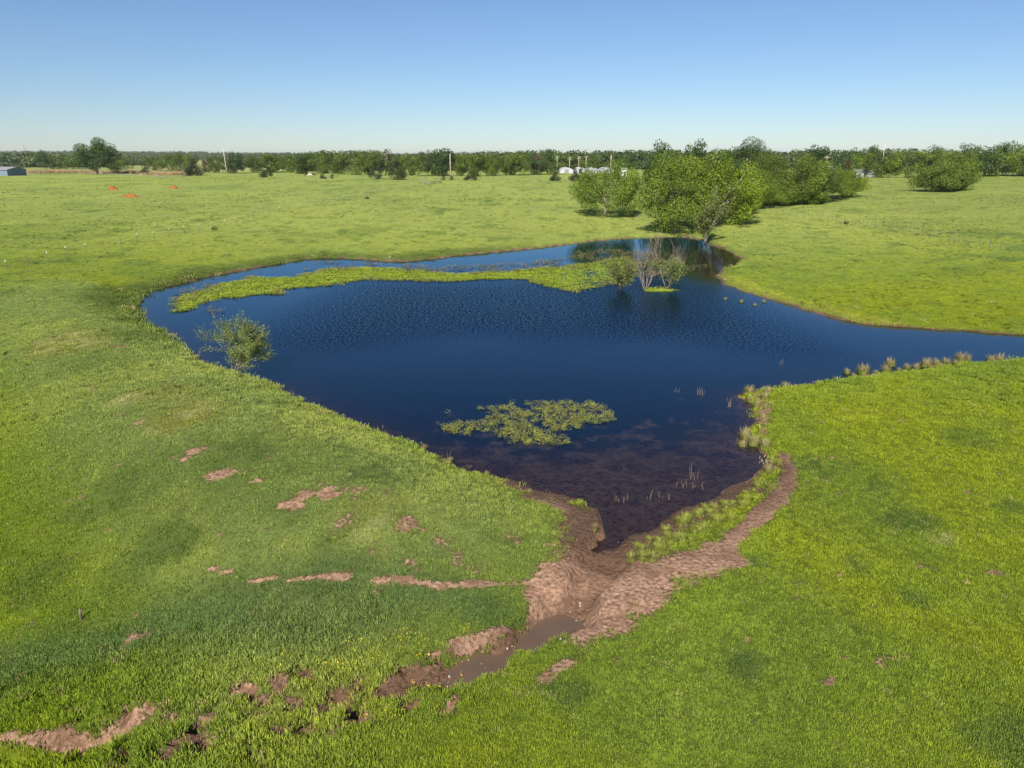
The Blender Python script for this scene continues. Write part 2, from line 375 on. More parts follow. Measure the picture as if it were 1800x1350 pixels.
def ground_mat():
    m, nt, out = newmat('ground'); P = geo_pos(nt)
    g = attr(nt, 'gcol').outputs[0]; mud = attr(nt, 'mud').outputs[2]; wet = attr(nt, 'wet').outputs[2]
    nA = noise(nt, P, .9, 5, .65); nB = noise(nt, P, 7., 4, .65); nC = noise(nt, P, 28., 3, .6)
    v = mth(nt, 'ADD', mth(nt, 'MULTIPLY', ramp(nt, nA, .3, .7, .08, .36), 1.), mth(nt, 'ADD', ramp(nt, nB, .3, .7, .05, .40), ramp(nt, nC, .3, .7, 0., .60)))
    gv = mth(nt, 'MULTIPLY', mth(nt, 'ADD', v, .36), mth(nt, 'SUBTRACT', 1., mth(nt, 'MULTIPLY', attr(nt, 'near_dark').outputs[2], .32)))
    grass = mixc(nt, 1., g, gv, 'MULTIPLY')
    mudc = mixc(nt, ramp(nt, nB, .32, .66), (.23, .128, .080), (.47, .295, .20))
    mudc = mixc(nt, ramp(nt, nA, .46, .62, 0., .7), mudc, mixc(nt, nC, (.16, .09, .055), (.26, .155, .10)))
    mudc = mixc(nt, mth(nt, 'MULTIPLY', wet, .8), mudc, (.075, .042, .026))
    e = mth(nt, 'ADD', mud, mth(nt, 'ADD', mth(nt, 'MULTIPLY', mth(nt, 'SUBTRACT', nB, .5), 1.3), mth(nt, 'MULTIPLY', mth(nt, 'SUBTRACT', nA, .5), .9)))
    f = ramp(nt, e, .36, .60)
    c = mixc(nt, f, grass, mudc)
    vo = N(nt, 'ShaderNodeTexVoronoi'); vo.inputs['Scale'].default_value = 4.2; nt.links.new(P, vo.inputs['Vector'])
    h = mth(nt, 'ADD', mth(nt, 'MULTIPLY', nB, .7), mth(nt, 'MULTIPLY', nC, .35))
    h = mth(nt, 'ADD', h, mth(nt, 'MULTIPLY', ramp(nt, vo.outputs['Distance'], .1, .6, 0., .32), f))
    rough = mth(nt, 'SUBTRACT', .95, mth(nt, 'MULTIPLY', mth(nt, 'MULTIPLY', wet, f), .5))
    bsdf(nt, out, c, rough, .06, bump(nt, h, 1.0, .16)); return m
def grass_mat():
    m, nt, out = newmat('grass'); P = geo_pos(nt)
    g = attr(nt, 'gcol', 'INSTANCER').outputs[0]
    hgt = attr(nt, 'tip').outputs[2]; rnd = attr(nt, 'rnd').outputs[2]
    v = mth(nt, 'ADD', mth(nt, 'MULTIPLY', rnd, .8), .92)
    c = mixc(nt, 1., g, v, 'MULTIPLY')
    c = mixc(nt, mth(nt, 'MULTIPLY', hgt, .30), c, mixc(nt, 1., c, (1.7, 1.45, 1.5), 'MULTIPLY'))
    d = N(nt, 'ShaderNodeBsdfPrincipled'); nt.links.new(c, d.inputs['Base Color']); d.inputs['Roughness'].default_value = .65; d.inputs['Specular IOR Level'].default_value = .06
    t = N(nt, 'ShaderNodeBsdfTranslucent'); nt.links.new(mixc(nt, 1., c, (1.1, 1.15, .6), 'MULTIPLY'), t.inputs[0])
    mx = N(nt, 'ShaderNodeMixShader'); mx.inputs[0].default_value = .3
    nt.links.new(d.outputs[0], mx.inputs[1]); nt.links.new(t.outputs[0], mx.inputs[2]); nt.links.new(mx.outputs[0], out.inputs[0]); return m
def leaf_mat():
    m, nt, out = newmat('leaves')
    oi = N(nt, 'ShaderNodeObjectInfo'); lv = attr(nt, 'lv').outputs[2]
    v = mth(nt, 'ADD', mth(nt, 'MULTIPLY', lv, 1.1), .32)
    c = mixc(nt, 1., oi.outputs['Color'], v, 'MULTIPLY')
    c = mixc(nt, ramp(nt, lv, .75, 1., 0., .35), c, mixc(nt, 1., c, (1.5, 1.2, .8), 'MULTIPLY'))
    d = N(nt, 'ShaderNodeBsdfPrincipled'); nt.links.new(c, d.inputs['Base Color']); d.inputs['Roughness'].default_value = .55; d.inputs['Specular IOR Level'].default_value = .25
    t = N(nt, 'ShaderNodeBsdfTranslucent'); nt.links.new(mixc(nt, 1., c, (1.1, 1.2, .5), 'MULTIPLY'), t.inputs[0])
    mx = N(nt, 'ShaderNodeMixShader'); mx.inputs[0].default_value = .28
    nt.links.new(d.outputs[0], mx.inputs[1]); nt.links.new(t.outputs[0], mx.inputs[2]); nt.links.new(mx.outputs[0], out.inputs[0]); return m
def inst_mat(name, colA, colB):
    """leafy plants scattered as instances, tone from each plant's own number"""
    m, nt, out = newmat(name)
    r = attr(nt, 'rnd').outputs[2]; k = attr(nt, 'tone', 'INSTANCER').outputs[2]
    c = mixc(nt, k, colA, colB); c = mixc(nt, 1., c, mth(nt, 'ADD', mth(nt, 'MULTIPLY', r, .8), .6), 'MULTIPLY')
    bsdf(nt, out, c, .5, .3); return m
def plain(name, c, rough=.7, nscale=3., amt=.35, spec=.2, bmp=0.):
    m, nt, out = newmat(name); P = N(nt, 'ShaderNodeTexCoord').outputs['Object']
    n = noise(nt, P, nscale, 4, .6)
    cc = mixc(nt, 1., c, ramp(nt, n, .25, .75, 1 - amt, 1 + amt), 'MULTIPLY')
    bsdf(nt, out, cc, rough, spec, bump(nt, n, bmp, .05) if bmp else None); return m
def pond_mat():
    m, nt, out = newmat('pond_water'); P = geo_pos(nt)
    turb = attr(nt, 'turb').outputs[2]; rip = attr(nt, 'rip').outputs[2]; alg = attr(nt, 'alg').outputs[2]
    mp = N(nt, 'ShaderNodeMapping'); mp.inputs['Scale'].default_value = (1., 1., 1.); nt.links.new(P, mp.inputs[0])
    n1 = noise(nt, mp.outputs[0], 4.1, 3, .6); n2 = noise(nt, mp.outputs[0], 1.3, 2, .5)
    h = mth(nt, 'MULTIPLY', mth(nt, 'ADD', n1, mth(nt, 'MULTIPLY', n2, .6)), rip)
    bn = N(nt, 'ShaderNodeBump'); bn.inputs['Strength'].default_value = 1.; bn.inputs['Distance'].default_value = .03; nt.links.new(h, bn.inputs['Height'])
    # breeze from behind raises wavelets whose steep side faces -Y
    tl = mth(nt, 'MULTIPLY', ramp(nt, n1, .42, .66, 0., .34), rip); cv = N(nt, 'ShaderNodeCombineXYZ'); nt.links.new(mth(nt, 'MULTIPLY', tl, -1.), cv.inputs[1])
    va = N(nt, 'ShaderNodeVectorMath', operation='ADD'); nt.links.new(bn.outputs[0], va.inputs[0]); nt.links.new(cv.outputs[0], va.inputs[1])
    bn = N(nt, 'ShaderNodeVectorMath', operation='NORMALIZE'); nt.links.new(va.outputs[0], bn.inputs[0])
    fr = N(nt, 'ShaderNodeFresnel'); fr.inputs[0].default_value = 1.333; nt.links.new(bn.outputs[0], fr.inputs[1])
    gl = N(nt, 'ShaderNodeBsdfGlossy'); gl.inputs['Roughness'].default_value = .03; gl.inputs[0].default_value = (.60, .88, 1, 1); nt.links.new(bn.outputs[0], gl.inputs['Normal'])
    body = N(nt, 'ShaderNodeBsdfDiffuse'); 
    na = noise(nt, P, .6, 6, .66); nb = noise(nt, P, 1.7, 5, .65)
    af = mth(nt, 'MULTIPLY', ramp(nt, mth(nt, 'ADD', na, mth(nt, 'MULTIPLY', mth(nt, 'SUBTRACT', alg, .5), .30)), .50, .62), ramp(nt, nb, .3, .65, .1, .5))
    af = mth(nt, 'MULTIPLY', af, ramp(nt, alg, .02, .3))
    bc = mixc(nt, af, (.002, .0062, .018), (.090, .062, .040))
    nt.links.new(bc, body.inputs[0])
    tr = N(nt, 'ShaderNodeBsdfTransparent'); tr.inputs[0].default_value = (.78, .66, .66, 1)
    mx = N(nt, 'ShaderNodeMixShader'); nt.links.new(mth(nt, 'MAXIMUM', turb, af), mx.inputs[0]); nt.links.new(tr.outputs[0], mx.inputs[1]); nt.links.new(body.outputs[0], mx.inputs[2])
    mx2 = N(nt, 'ShaderNodeMixShader'); nt.links.new(fr.outputs[0], mx2.inputs[0]); nt.links.new(mx.outputs[0], mx2.inputs[1]); nt.links.new(gl.outputs[0], mx2.inputs[2])
    nt.links.new(mx2.outputs[0], out.inputs[0]); return m
def puddle_mat():
    m, nt, out = newmat('puddle_water')
    n = noise(nt, geo_pos(nt), 1.3, 3)
    bsdf(nt, out, mixc(nt, n, (.085, .055, .036), (.12, .08, .052)), .04, .5); return m

M_ground, M_grass, M_leaf = ground_mat(), grass_mat(), leaf_mat()
M_pond, M_puddle = pond_mat(), puddle_mat()
M_bark = plain('bark', (.17, .13, .10), .9, 6, .4, .1, .4)
M_pale_bark = plain('pale_bark', (.36, .31, .26), .9, 6, .35, .1, .3)
M_dead = plain('dead_wood', (.25, .195, .15), .9, 8, .3, .1)
M_pole = plain('pole_wood', (.48, .43, .35), .85, 2, .2, .1)
M_steel = plain('post_steel', (.10, .105, .09), .6, 5, .3, .3)
M_white = plain('white_paint', (.66, .66, .66), .5, 2, .08, .3)
M_metal_wall = plain('blue_grey_sheet', (.16, .20, .26), .5, 1, .1, .3)
M_wire = plain('wire', (.22, .22, .21), .5, 4, .2, .4)
M_reddirt = plain('red_dirt', (.26, .105, .03), .95, 1.5, .3, .05, .5)
M_stone = plain('pale_stone', (.36, .32, .27), .85, 5, .2, .2)
M_grey_wall = plain('grey_siding', (.42, .43, .46), .6, 2, .1, .2)
M_dark = plain('dark_opening', (.03, .03, .035), .7, 2, .1, .2)
M_dryreed = plain('dry_reed', (.24, .19, .13), .9, 9, .4, .1)
M_bird = plain('black_feather', (.012, .012, .014), .5, 9, .2, .3)
M_hide_w = plain('white_hide', (.62, .58, .52), .8, 1.2, .2, .1)
M_hide_d = plain('dark_hide', (.05, .03, .022), .7, 1.2, .3, .1)
M_oldwood = plain('weathered_rail', (.24, .21, .18), .9, 3, .3, .1)
M_cover = plain('dull_cover', (.24, .235, .25), .6, .6, .15, .2)
# ------------------------------------------------------------------ ground sheet
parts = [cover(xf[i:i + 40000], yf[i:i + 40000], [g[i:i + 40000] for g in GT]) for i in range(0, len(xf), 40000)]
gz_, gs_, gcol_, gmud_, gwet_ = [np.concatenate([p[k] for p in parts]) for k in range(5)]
nx, ny = len(GX), len(GY)
ii = (np.arange(ny - 1)[:, None] * nx + np.arange(nx - 1)[None, :]).ravel()
F = np.stack([ii, ii + 1, ii + nx + 1, ii + nx], 1)
me = fast_mesh('ground', np.stack([xf, yf, gz_], 1), F, M_ground, True)
attr_c(me, 'gcol', gcol_); attr_f(me, 'mud', gmud_); attr_f(me, 'wet', gwet_); attr_f(me, 'near_dark', 1 - sst(35, 110, yf))  # nearer ground is darker, so gaps between tufts show as dark specks
ground = tag(obj('ground', me), 'rolling green pasture with bare reddish mud patches around the pond', 'ground', kind='structure')

# ------------------------------------------------------------------ pond water
px_, py_ = [p[0] for p in SHORE], [p[1] for p in SHORE]
WX = np.arange(min(px_) - 2, max(px_) + 2, .5); WY = np.arange(min(py_) - 2, max(py_) + 3, .5)
WXX, WYY = np.meshgrid(WX, WY); wx, wy = WXX.ravel(), WYY.ravel()
ws = np.concatenate([shore_sd(wx[i:i + 40000], wy[i:i + 40000]) for i in range(0, len(wx), 40000)])
wz = np.concatenate([terrain(wx[i:i + 40000], wy[i:i + 40000]) for i in range(0, len(wx), 40000)])
nwx = len(WX); jj = (np.arange(len(WY) - 1)[:, None] * nwx + np.arange(nwx - 1)[None, :]).ravel()
FW = np.stack([jj, jj + 1, jj + nwx + 1, jj + nwx], 1)
keep = (ws[FW].min(1) < .45); FW = FW[keep]
used = np.unique(FW); remap = np.full(len(wx), -1); remap[used] = np.arange(len(used))
wx, wy, ws, wz = wx[used], wy[used], ws[used], wz[used]
me = fast_mesh('pond_water', np.stack([wx, wy, np.zeros(len(wx))], 1), remap[FW], M_pond, True)
depth = np.maximum(-wz, 0)
attr_f(me, 'turb', 1 - np.exp(-depth * 1.7))
# the middle of the pond is ruffled by the breeze
rip = sst(53, 66, wy + (fbm(wx, wy, 14, 2, 70) - .5) * 16) * (1 - sst(84, 100, wy + (fbm(wx, wy, 10, 2, 71) - .5) * 14)) * sst(-26, -12, wx) * (1 - sst(16, 30, wx))
attr_f(me, 'rip', .04 + .96 * rip)
dsh = np.hypot(wx - SHALLOW[0], wy - SHALLOW[1])
attr_f(me, 'alg', np.clip(1.05 - dsh / 18, 0, 1) + .35 * np.exp(-np.maximum(-ws, 0) / 2.0) * (wy < 60))
tag(obj('pond_water', me), 'deep blue pond water, rippled in the middle and brown at the muddy end', 'pond', kind='structure')

# puddle in the creek bed
PUD = [pix(a, b, -.62) for a, b in [(1035,1098),(1010,1112),(985,1140),(925,1168),(875,1190),(835,1200),(800,1200),(815,1182),(860,1165),(905,1140),(945,1115),(985,1103)]]
gx = np.arange(min(p[0] for p in PUD) - 1, max(p[0] for p in PUD) + 1, .1); gy = np.arange(min(p[1] for p in PUD) - 1, max(p[1] for p in PUD) + 1, .1)
AX, AY = np.meshgrid(gx, gy); ax, ay = AX.ravel(), AY.ravel()
cdist, ct = seg_dist(ax, ay, CREEK)
zl = -.47
tz_ = terrain(ax, ay)
ins = (tz_ < zl + .04) & (ct > .13) & (ct < .42) & (cdist < 1.8)
kk = (np.arange(len(gy) - 1)[:, None] * len(gx) + np.arange(len(gx) - 1)[None, :]).ravel()
FP = np.stack([kk, kk + 1, kk + len(gx) + 1, kk + len(gx)], 1); FP = FP[ins[FP].any(1)]
print('PUDDLE', len(FP), 'bed z', [round(gz(*CREEK[i]), 2) for i in range(len(CREEK))])
if len(FP):
    used = np.unique(FP); rm = np.full(len(ax), -1); rm[used] = np.arange(len(used))
    tag(obj('puddle', fast_mesh('puddle', np.stack([ax[used], ay[used], np.full(len(used), zl)], 1), rm[FP], M_puddle, True)),
        'murky brown puddle lying in the muddy creek bed below the pond', 'puddle', kind='structure')

# ------------------------------------------------------------------ scattered plants (nobody could count them)
def proto(name, me): return bpy.data.objects.new(name, me)
def tuft_mesh(name, seed, blades, height, spread, width, lean, mat):
    rng = np.random.RandomState(seed); V, Fc, tip, rn = [], [], [], []
    for b in range(blades):
        a = rng.rand() * 6.283; r = spread * math.sqrt(rng.rand()); bx_, by_ = r * math.cos(a), r * math.sin(a)
        h = height * (.55 + .6 * rng.rand()); ln = lean * h * (.3 + rng.rand()); la = a + rng.randn() * .7
        dx, dy = math.cos(la) * ln, math.sin(la) * ln; fa = rng.rand() * 3.14; wx_, wy_ = math.cos(fa) * width * .5, math.sin(fa) * width * .5
        o = len(V); k = rng.rand()
        V += [(bx_ - wx_, by_ - wy_, -.03), (bx_ + wx_, by_ + wy_, -.03), (bx_ + dx * .4 - wx_ * .8, by_ + dy * .4 - wy_ * .8, h * .6), (bx_ + dx * .4 + wx_ * .8, by_ + dy * .4 + wy_ * .8, h * .6), (bx_ + dx, by_ + dy, h)]
        Fc += [(o, o + 1, o + 3), (o, o + 3, o + 2), (o + 2, o + 3, o + 4)]; tip += [0, 0, .6, .6, 1]; rn += [k] * 5
    me = fast_mesh(name, V, Fc, mat); attr_f(me, 'tip', tip); attr_f(me, 'rnd', rn); return me
def pad_mesh(name, seed, n, spread, h0, h1, size, mat):
    rng = np.random.RandomState(seed); V, Fc, rn = [], [], []
    for b in range(n):
        a = rng.rand() * 6.283; r = spread * math.sqrt(rng.rand()); c = np.array([r * math.cos(a), r * math.sin(a), h0 + (h1 - h0) * rng.rand()])
        d = np.array([math.cos(a + rng.randn()), math.sin(a + rng.randn()), .1 + .6 * rng.rand()]); d /= np.linalg.norm(d)
        sd_ = np.cross(d, [0, 0, 1]); sd_ /= np.linalg.norm(sd_); L = size * (.7 + .6 * rng.rand()); W = L * .42
        o = len(V); V += [c - d * L * .5, c + sd_ * W * .5, c + d * L * .5, c - sd_ * W * .5]; Fc += [(o, o + 1, o + 2, o + 3)]; rn += [rng.rand()] * 4
    me = fast_mesh(name, V, Fc, mat); attr_f(me, 'rnd', rn); return me
def scatter(name, protos, P, rot, scl, which, label, cat, colr=None, tone=None):
    me = bpy.data.meshes.new(name); me.vertices.add(len(P)); me.vertices.foreach_set('co', np.asarray(P, np.float32).ravel())
    attr_v(me, 'rot', rot); attr_f(me, 'scl', scl)
    a = me.attributes.new('which', 'INT', 'POINT'); a.data.foreach_set('value', np.asarray(which, np.int32))
    if colr is not None: attr_c(me, 'gcol', colr)
    if tone is not None: attr_f(me, 'tone', tone)
    o = obj(name, me); tag(o, label, cat, kind='stuff')
    ng = bpy.data.node_groups.new(name, 'GeometryNodeTree')
    ng.interface.new_socket('Geometry', in_out='INPUT', socket_type='NodeSocketGeometry'); ng.interface.new_socket('Geometry', in_out='OUTPUT', socket_type='NodeSocketGeometry')
    gi, go = ng.nodes.new('NodeGroupInput'), ng.nodes.new('NodeGroupOutput')
    iop = ng.nodes.new('GeometryNodeInstanceOnPoints'); j = ng.nodes.new('GeometryNodeJoinGeometry')
    m2p = ng.nodes.new('GeometryNodeMeshToPoints')
    for p in protos[::-1]:
        oi = ng.nodes.new('GeometryNodeObjectInfo'); oi.inputs['Object'].default_value = p; oi.inputs['As Instance'].default_value = True
        ng.links.new(oi.outputs['Geometry'], j.inputs[0])
    def na(nm, ty):
        n = ng.nodes.new('GeometryNodeInputNamedAttribute'); n.data_type = ty; n.inputs[0].default_value = nm; return n.outputs[0]
    ng.links.new(gi.outputs[0], m2p.inputs[0]); ng.links.new(m2p.outputs[0], iop.inputs['Points']); ng.links.new(j.outputs[0], iop.inputs['Instance'])
    iop.inputs['Pick Instance'].default_value = True
    ng.links.new(na('which', 'INT'), iop.inputs['Instance Index']); ng.links.new(na('rot', 'FLOAT_VECTOR'), iop.inputs['Rotation']); ng.links.new(na('scl', 'FLOAT'), iop.inputs['Scale'])
    ng.links.new(iop.outputs[0], go.inputs[0])
    md = o.modifiers.new('scatter', 'NODES'); md.node_group = ng
    return o
rs = np.random.RandomState(3)
def rnd_rot(n, tilt=.15): return np.stack([rs.randn(n) * tilt, rs.randn(n) * tilt, rs.rand(n) * 6.283], 1)

# meadow grass; density falls with distance as blades stop showing
tufts = [proto('tuft', tuft_mesh('tuft', 20 + i, 20, .070, .14, .016, .6, M_grass)) for i in range(3)] + [proto('tuft', tuft_mesh('tuft', 30 + i, 44, .070, .38, .026, .6, M_grass)) for i in range(3)]
X, Y, Wh, Sc = [], [], [], []
n = 1100000; yy = 7 + 190 * rs.rand(n) ** 2.2; half = .80 * np.hypot(yy, 12) + 6; xx = (rs.rand(n) * 2 - 1) * half
# plants per square metre wanted at this distance, over what the draw gives
got = n / (190 * 2.2 * np.maximum((yy - 7) / 190, 1e-4) ** (1.2 / 2.2)) / (2 * half)
want = 74 * np.exp(-np.maximum(yy - 14, 0) / 16) + 5.5 * np.exp(-np.maximum(yy - 60, 0) / 45)
want = want * (1 - sst(150, 195, yy))
kp = rs.rand(n) < want / got
xx, yy = xx[kp], yy[kp]; bigp = rs.rand(len(xx)) < sst(30, 62, yy)
X.append(xx); Y.append(yy); Wh.append(rs.randint(0, 3, len(xx)) + 3 * bigp); Sc.append((1 + .35 * sst(25, 50, yy) * ~bigp + .25 * sst(80, 140, yy)) * (.7 + .6 * rs.rand(len(xx))))
X, Y, Wh, Sc = map(np.concatenate, (X, Y, Wh, Sc))
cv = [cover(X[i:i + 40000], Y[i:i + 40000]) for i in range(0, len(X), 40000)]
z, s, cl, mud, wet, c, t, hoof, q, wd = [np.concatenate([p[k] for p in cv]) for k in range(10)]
k = ((s > .06) | (z > .04)) & (rs.rand(len(X)) > sst(.30, .70, mud + (rs.rand(len(X)) - .5) * .4))
edge = (1 - sst(.2, 1.0, s)); lush = hoof * .5
bankveg = (1 - sst(.8, 3.6, s + (fbm(X, Y, 3, 2, 45) - .5) * 3)) * sst(50, 56, Y) * (1 - sst(-8, 6, X))
Sc = Sc * (1 + .7 * edge * rs.rand(len(X)) + lush + 1.6 * bankveg * rs.rand(len(X))) * (.85 + .3 * fbm(X, Y, 1.3, 2, 44))
jit = .92 + .34 * rs.rand(len(X))
cl = cl * jit[:, None]
dry = (rs.rand(len(X)) < .008 + .12 * edge)
cl[dry] = np.array([.30, .26, .12]) * (.7 + .5 * rs.rand(dry.sum()))[:, None]
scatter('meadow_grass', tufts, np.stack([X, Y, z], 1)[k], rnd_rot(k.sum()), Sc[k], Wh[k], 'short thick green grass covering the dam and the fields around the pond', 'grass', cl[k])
print('GRASS', k.sum())
# darker coarse tussocks over the far pastures
n = 110000; y = 40 + 300 * rs.rand(n) ** 1.25; x = (rs.rand(n) * 2 - 1) * (.85 * y + 10)
cv = [cover(x[i:i + 40000], y[i:i + 40000]) for i in range(0, n, 40000)]
z, s, cl, mud = [np.concatenate([p[k] for p in cv]) for k in range(4)]
nn = fbm(x, y, 6, 3, 80) * .6 + fbm(x, y, 30, 2, 81) * .4
k = (s > .8) & (mud < .3) & (rs.rand(n) < .16 + .8 * sst(.52, .66, nn)) & (rs.rand(n) < .42)
big = [proto('tussock', tuft_mesh('tussock', 60 + i, 26, .24, .34, .07, .6, M_grass)) for i in range(3)]
cc = cl[k] * (.36 + .35 * rs.rand(k.sum()))[:, None]
scatter('pasture_tussocks', big, np.stack([x, y, z], 1)[k], rnd_rot(k.sum()), (.28 + .5 * rs.rand(k.sum())), rs.randint(0, 3, k.sum()), 'darker coarse grass clumps dotted over the far pastures', 'grass', cc)

# floating and emergent water plants
def poly_points(px_pts, dens, z=0.):
    pts = [pix(a, b, z) for a, b in px_pts]; x0, x1 = min(p[0] for p in pts), max(p[0] for p in pts); y0, y1 = min(p[1] for p in pts), max(p[1] for p in pts)
    n = int((x1 - x0) * (y1 - y0) * dens); x = x0 + (x1 - x0) * rs.rand(n); y = y0 + (y1 - y0) * rs.rand(n)
    d, _ = seg_dist(x, y, pts, True); ip = in_poly(x, y, pts); return x, y, np.where(ip, d, -d)
M_pads = inst_mat('water_plant_leaf', (.215, .275, .018), (.18, .17, .045))
pads = [proto('pad', pad_mesh('pad', 90 + i, 34, .45, .0, .09, .13, M_pads)) for i in range(3)]
MAT = [(312,548),(318,520),(380,500),(440,488),(520,487),(570,474),(650,468),(720,474),(800,481),(900,478),(950,471),(985,470),(1060,456),(1100,450),(1130,470),(1105,490),(1085,500),(1010,512),(960,505),(930,492),(800,494),(700,494),(650,489),(600,500),(500,510),(480,518),(400,525),(350,536),(330,548)]
x, y, d = poly_points(MAT, 12)
k = (d + (fbm(x, y, 2.2, 3, 90) - .5) * 3.2 + (rs.rand(len(x)) - .5) * .8 > .1) & (rs.rand(len(x)) > .6 * sst(2, 10, x)) & (shore_sd(x, y) < -.3)
x, y, d = x[k], y[k], d[k]
tone = np.clip(.5 - d * .35 + (fbm(x, y, 4, 3, 91) - .5) * 1.2 + sst(6, 16, x) * .3, 0, 1)
scatter('floating_leaf_mat', pads, np.stack([x, y, np.full(len(x), .0)], 1), rnd_rot(len(x), .1), .75 + .6 * rs.rand(len(x)), rs.randint(0, 3, len(x)), 'bright green band of floating leaves across the back of the pond', 'water plants', tone=tone)
EM = [(535,474),(560,462),(640,460),(730,468),(830,470),(930,462),(1010,455),(1030,440),(1130,440),(1180,452),(1250,462),(1230,472),(1190,478),(1140,490),(1100,470),(950,474),(800,484),(700,476),(600,476)]
x, y, d = poly_points(EM, 5.0)
x2, y2, d2 = poly_points([(312,540),(322,510),(360,500),(385,508),(340,540),(375,548),(385,558),(350,562),(322,556)], 4)
x, y, d = np.concatenate([x, x2]), np.concatenate([y, y2]), np.concatenate([d, d2])
k = (d > -1) & (fbm(x, y, 3.2, 3, 95) > .46) & (shore_sd(x, y) < -.4)
x, y = x[k], y[k]
M_em = inst_mat('emergent_leaf', (.12, .14, .03), (.17, .11, .055))
ems = [proto('sprig', pad_mesh('sprig', 100 + i, 11, .30, .02, .26, .14, M_em)) for i in range(3)]
scatter('emergent_weeds', ems, np.stack([x, y, np.zeros(len(x))], 1), rnd_rot(len(x), .15), .6 + .7 * rs.rand(len(x)), rs.randint(0, 3, len(x)), 'thin brownish weeds poking through the water behind the leaf band', 'water plants', tone=rs.rand(len(x)))
PATCH = [(770,738),(800,728),(840,722),(900,711),(960,707),(1070,713),(1078,735),(1050,748),(1010,766),(960,782),(900,777),(850,767),(800,757)]
x, y, d = poly_points(PATCH, 34)
k = (d > -.5) & (fbm(x, y, 1.1, 3, 97) + np.clip(d, -.5, 1.2) * .13 > .545)
x, y = x[k], y[k]
M_patch = inst_mat('patch_leaf', (.24, .265, .03), (.17, .14, .045))
pp = [proto('sprig', pad_mesh('sprig', 110 + i, 15, .16, .0, .15, .065, M_patch)) for i in range(4)]
scatter('island_of_water_plants', pp, np.stack([x, y, np.zeros(len(x))], 1), rnd_rot(len(x), .2), .7 + .7 * rs.rand(len(x)), rs.randint(0, 4, len(x)), 'lens-shaped island of leafy water plants standing alone in the open near water', 'water plants', tone=np.clip(rs.rand(len(x)) * 1.1 - .2, 0, 1))

# yellow flowers by the creek
M_fl = inst_mat('yellow_petal', (.75, .52, .01), (.62, .50, .03))
fl = [proto('flower', pad_mesh('flower', 120 + i, 5, .14, .16, .32, .045, M_fl)) for i in range(2)]
n = 5000; x = -14 + 20 * rs.rand(n); y = 11 + 12 * rs.rand(n)
z, s, cl, mud, wet, c, t, hoof, q, wd = cover(x, y)
FC = [G(a, b)[:2] for a, b in [(610,1160),(560,1190),(640,1200),(680,1245),(700,1215),(575,1200),(830,1185),(530,1215),(760,1240),(620,1130),(720,1150),(480,1210)]]
dm = np.min([np.hypot(x - p[0], y - p[1]) for p in FC], 0)
k = (rs.rand(n) < .34 * np.exp(-(dm / .8) ** 2)) & (mud < .6)
scatter('yellow_wildflowers', fl, np.stack([x, y, z], 1)[k], rnd_rot(k.sum(), .1), .7 + .6 * rs.rand(k.sum()), rs.randint(0, 2, k.sum()), 'small yellow flowers sprinkled in the rough grass beside the creek', 'flowers', tone=rs.rand(k.sum()))
print('FLOWERS', k.sum())
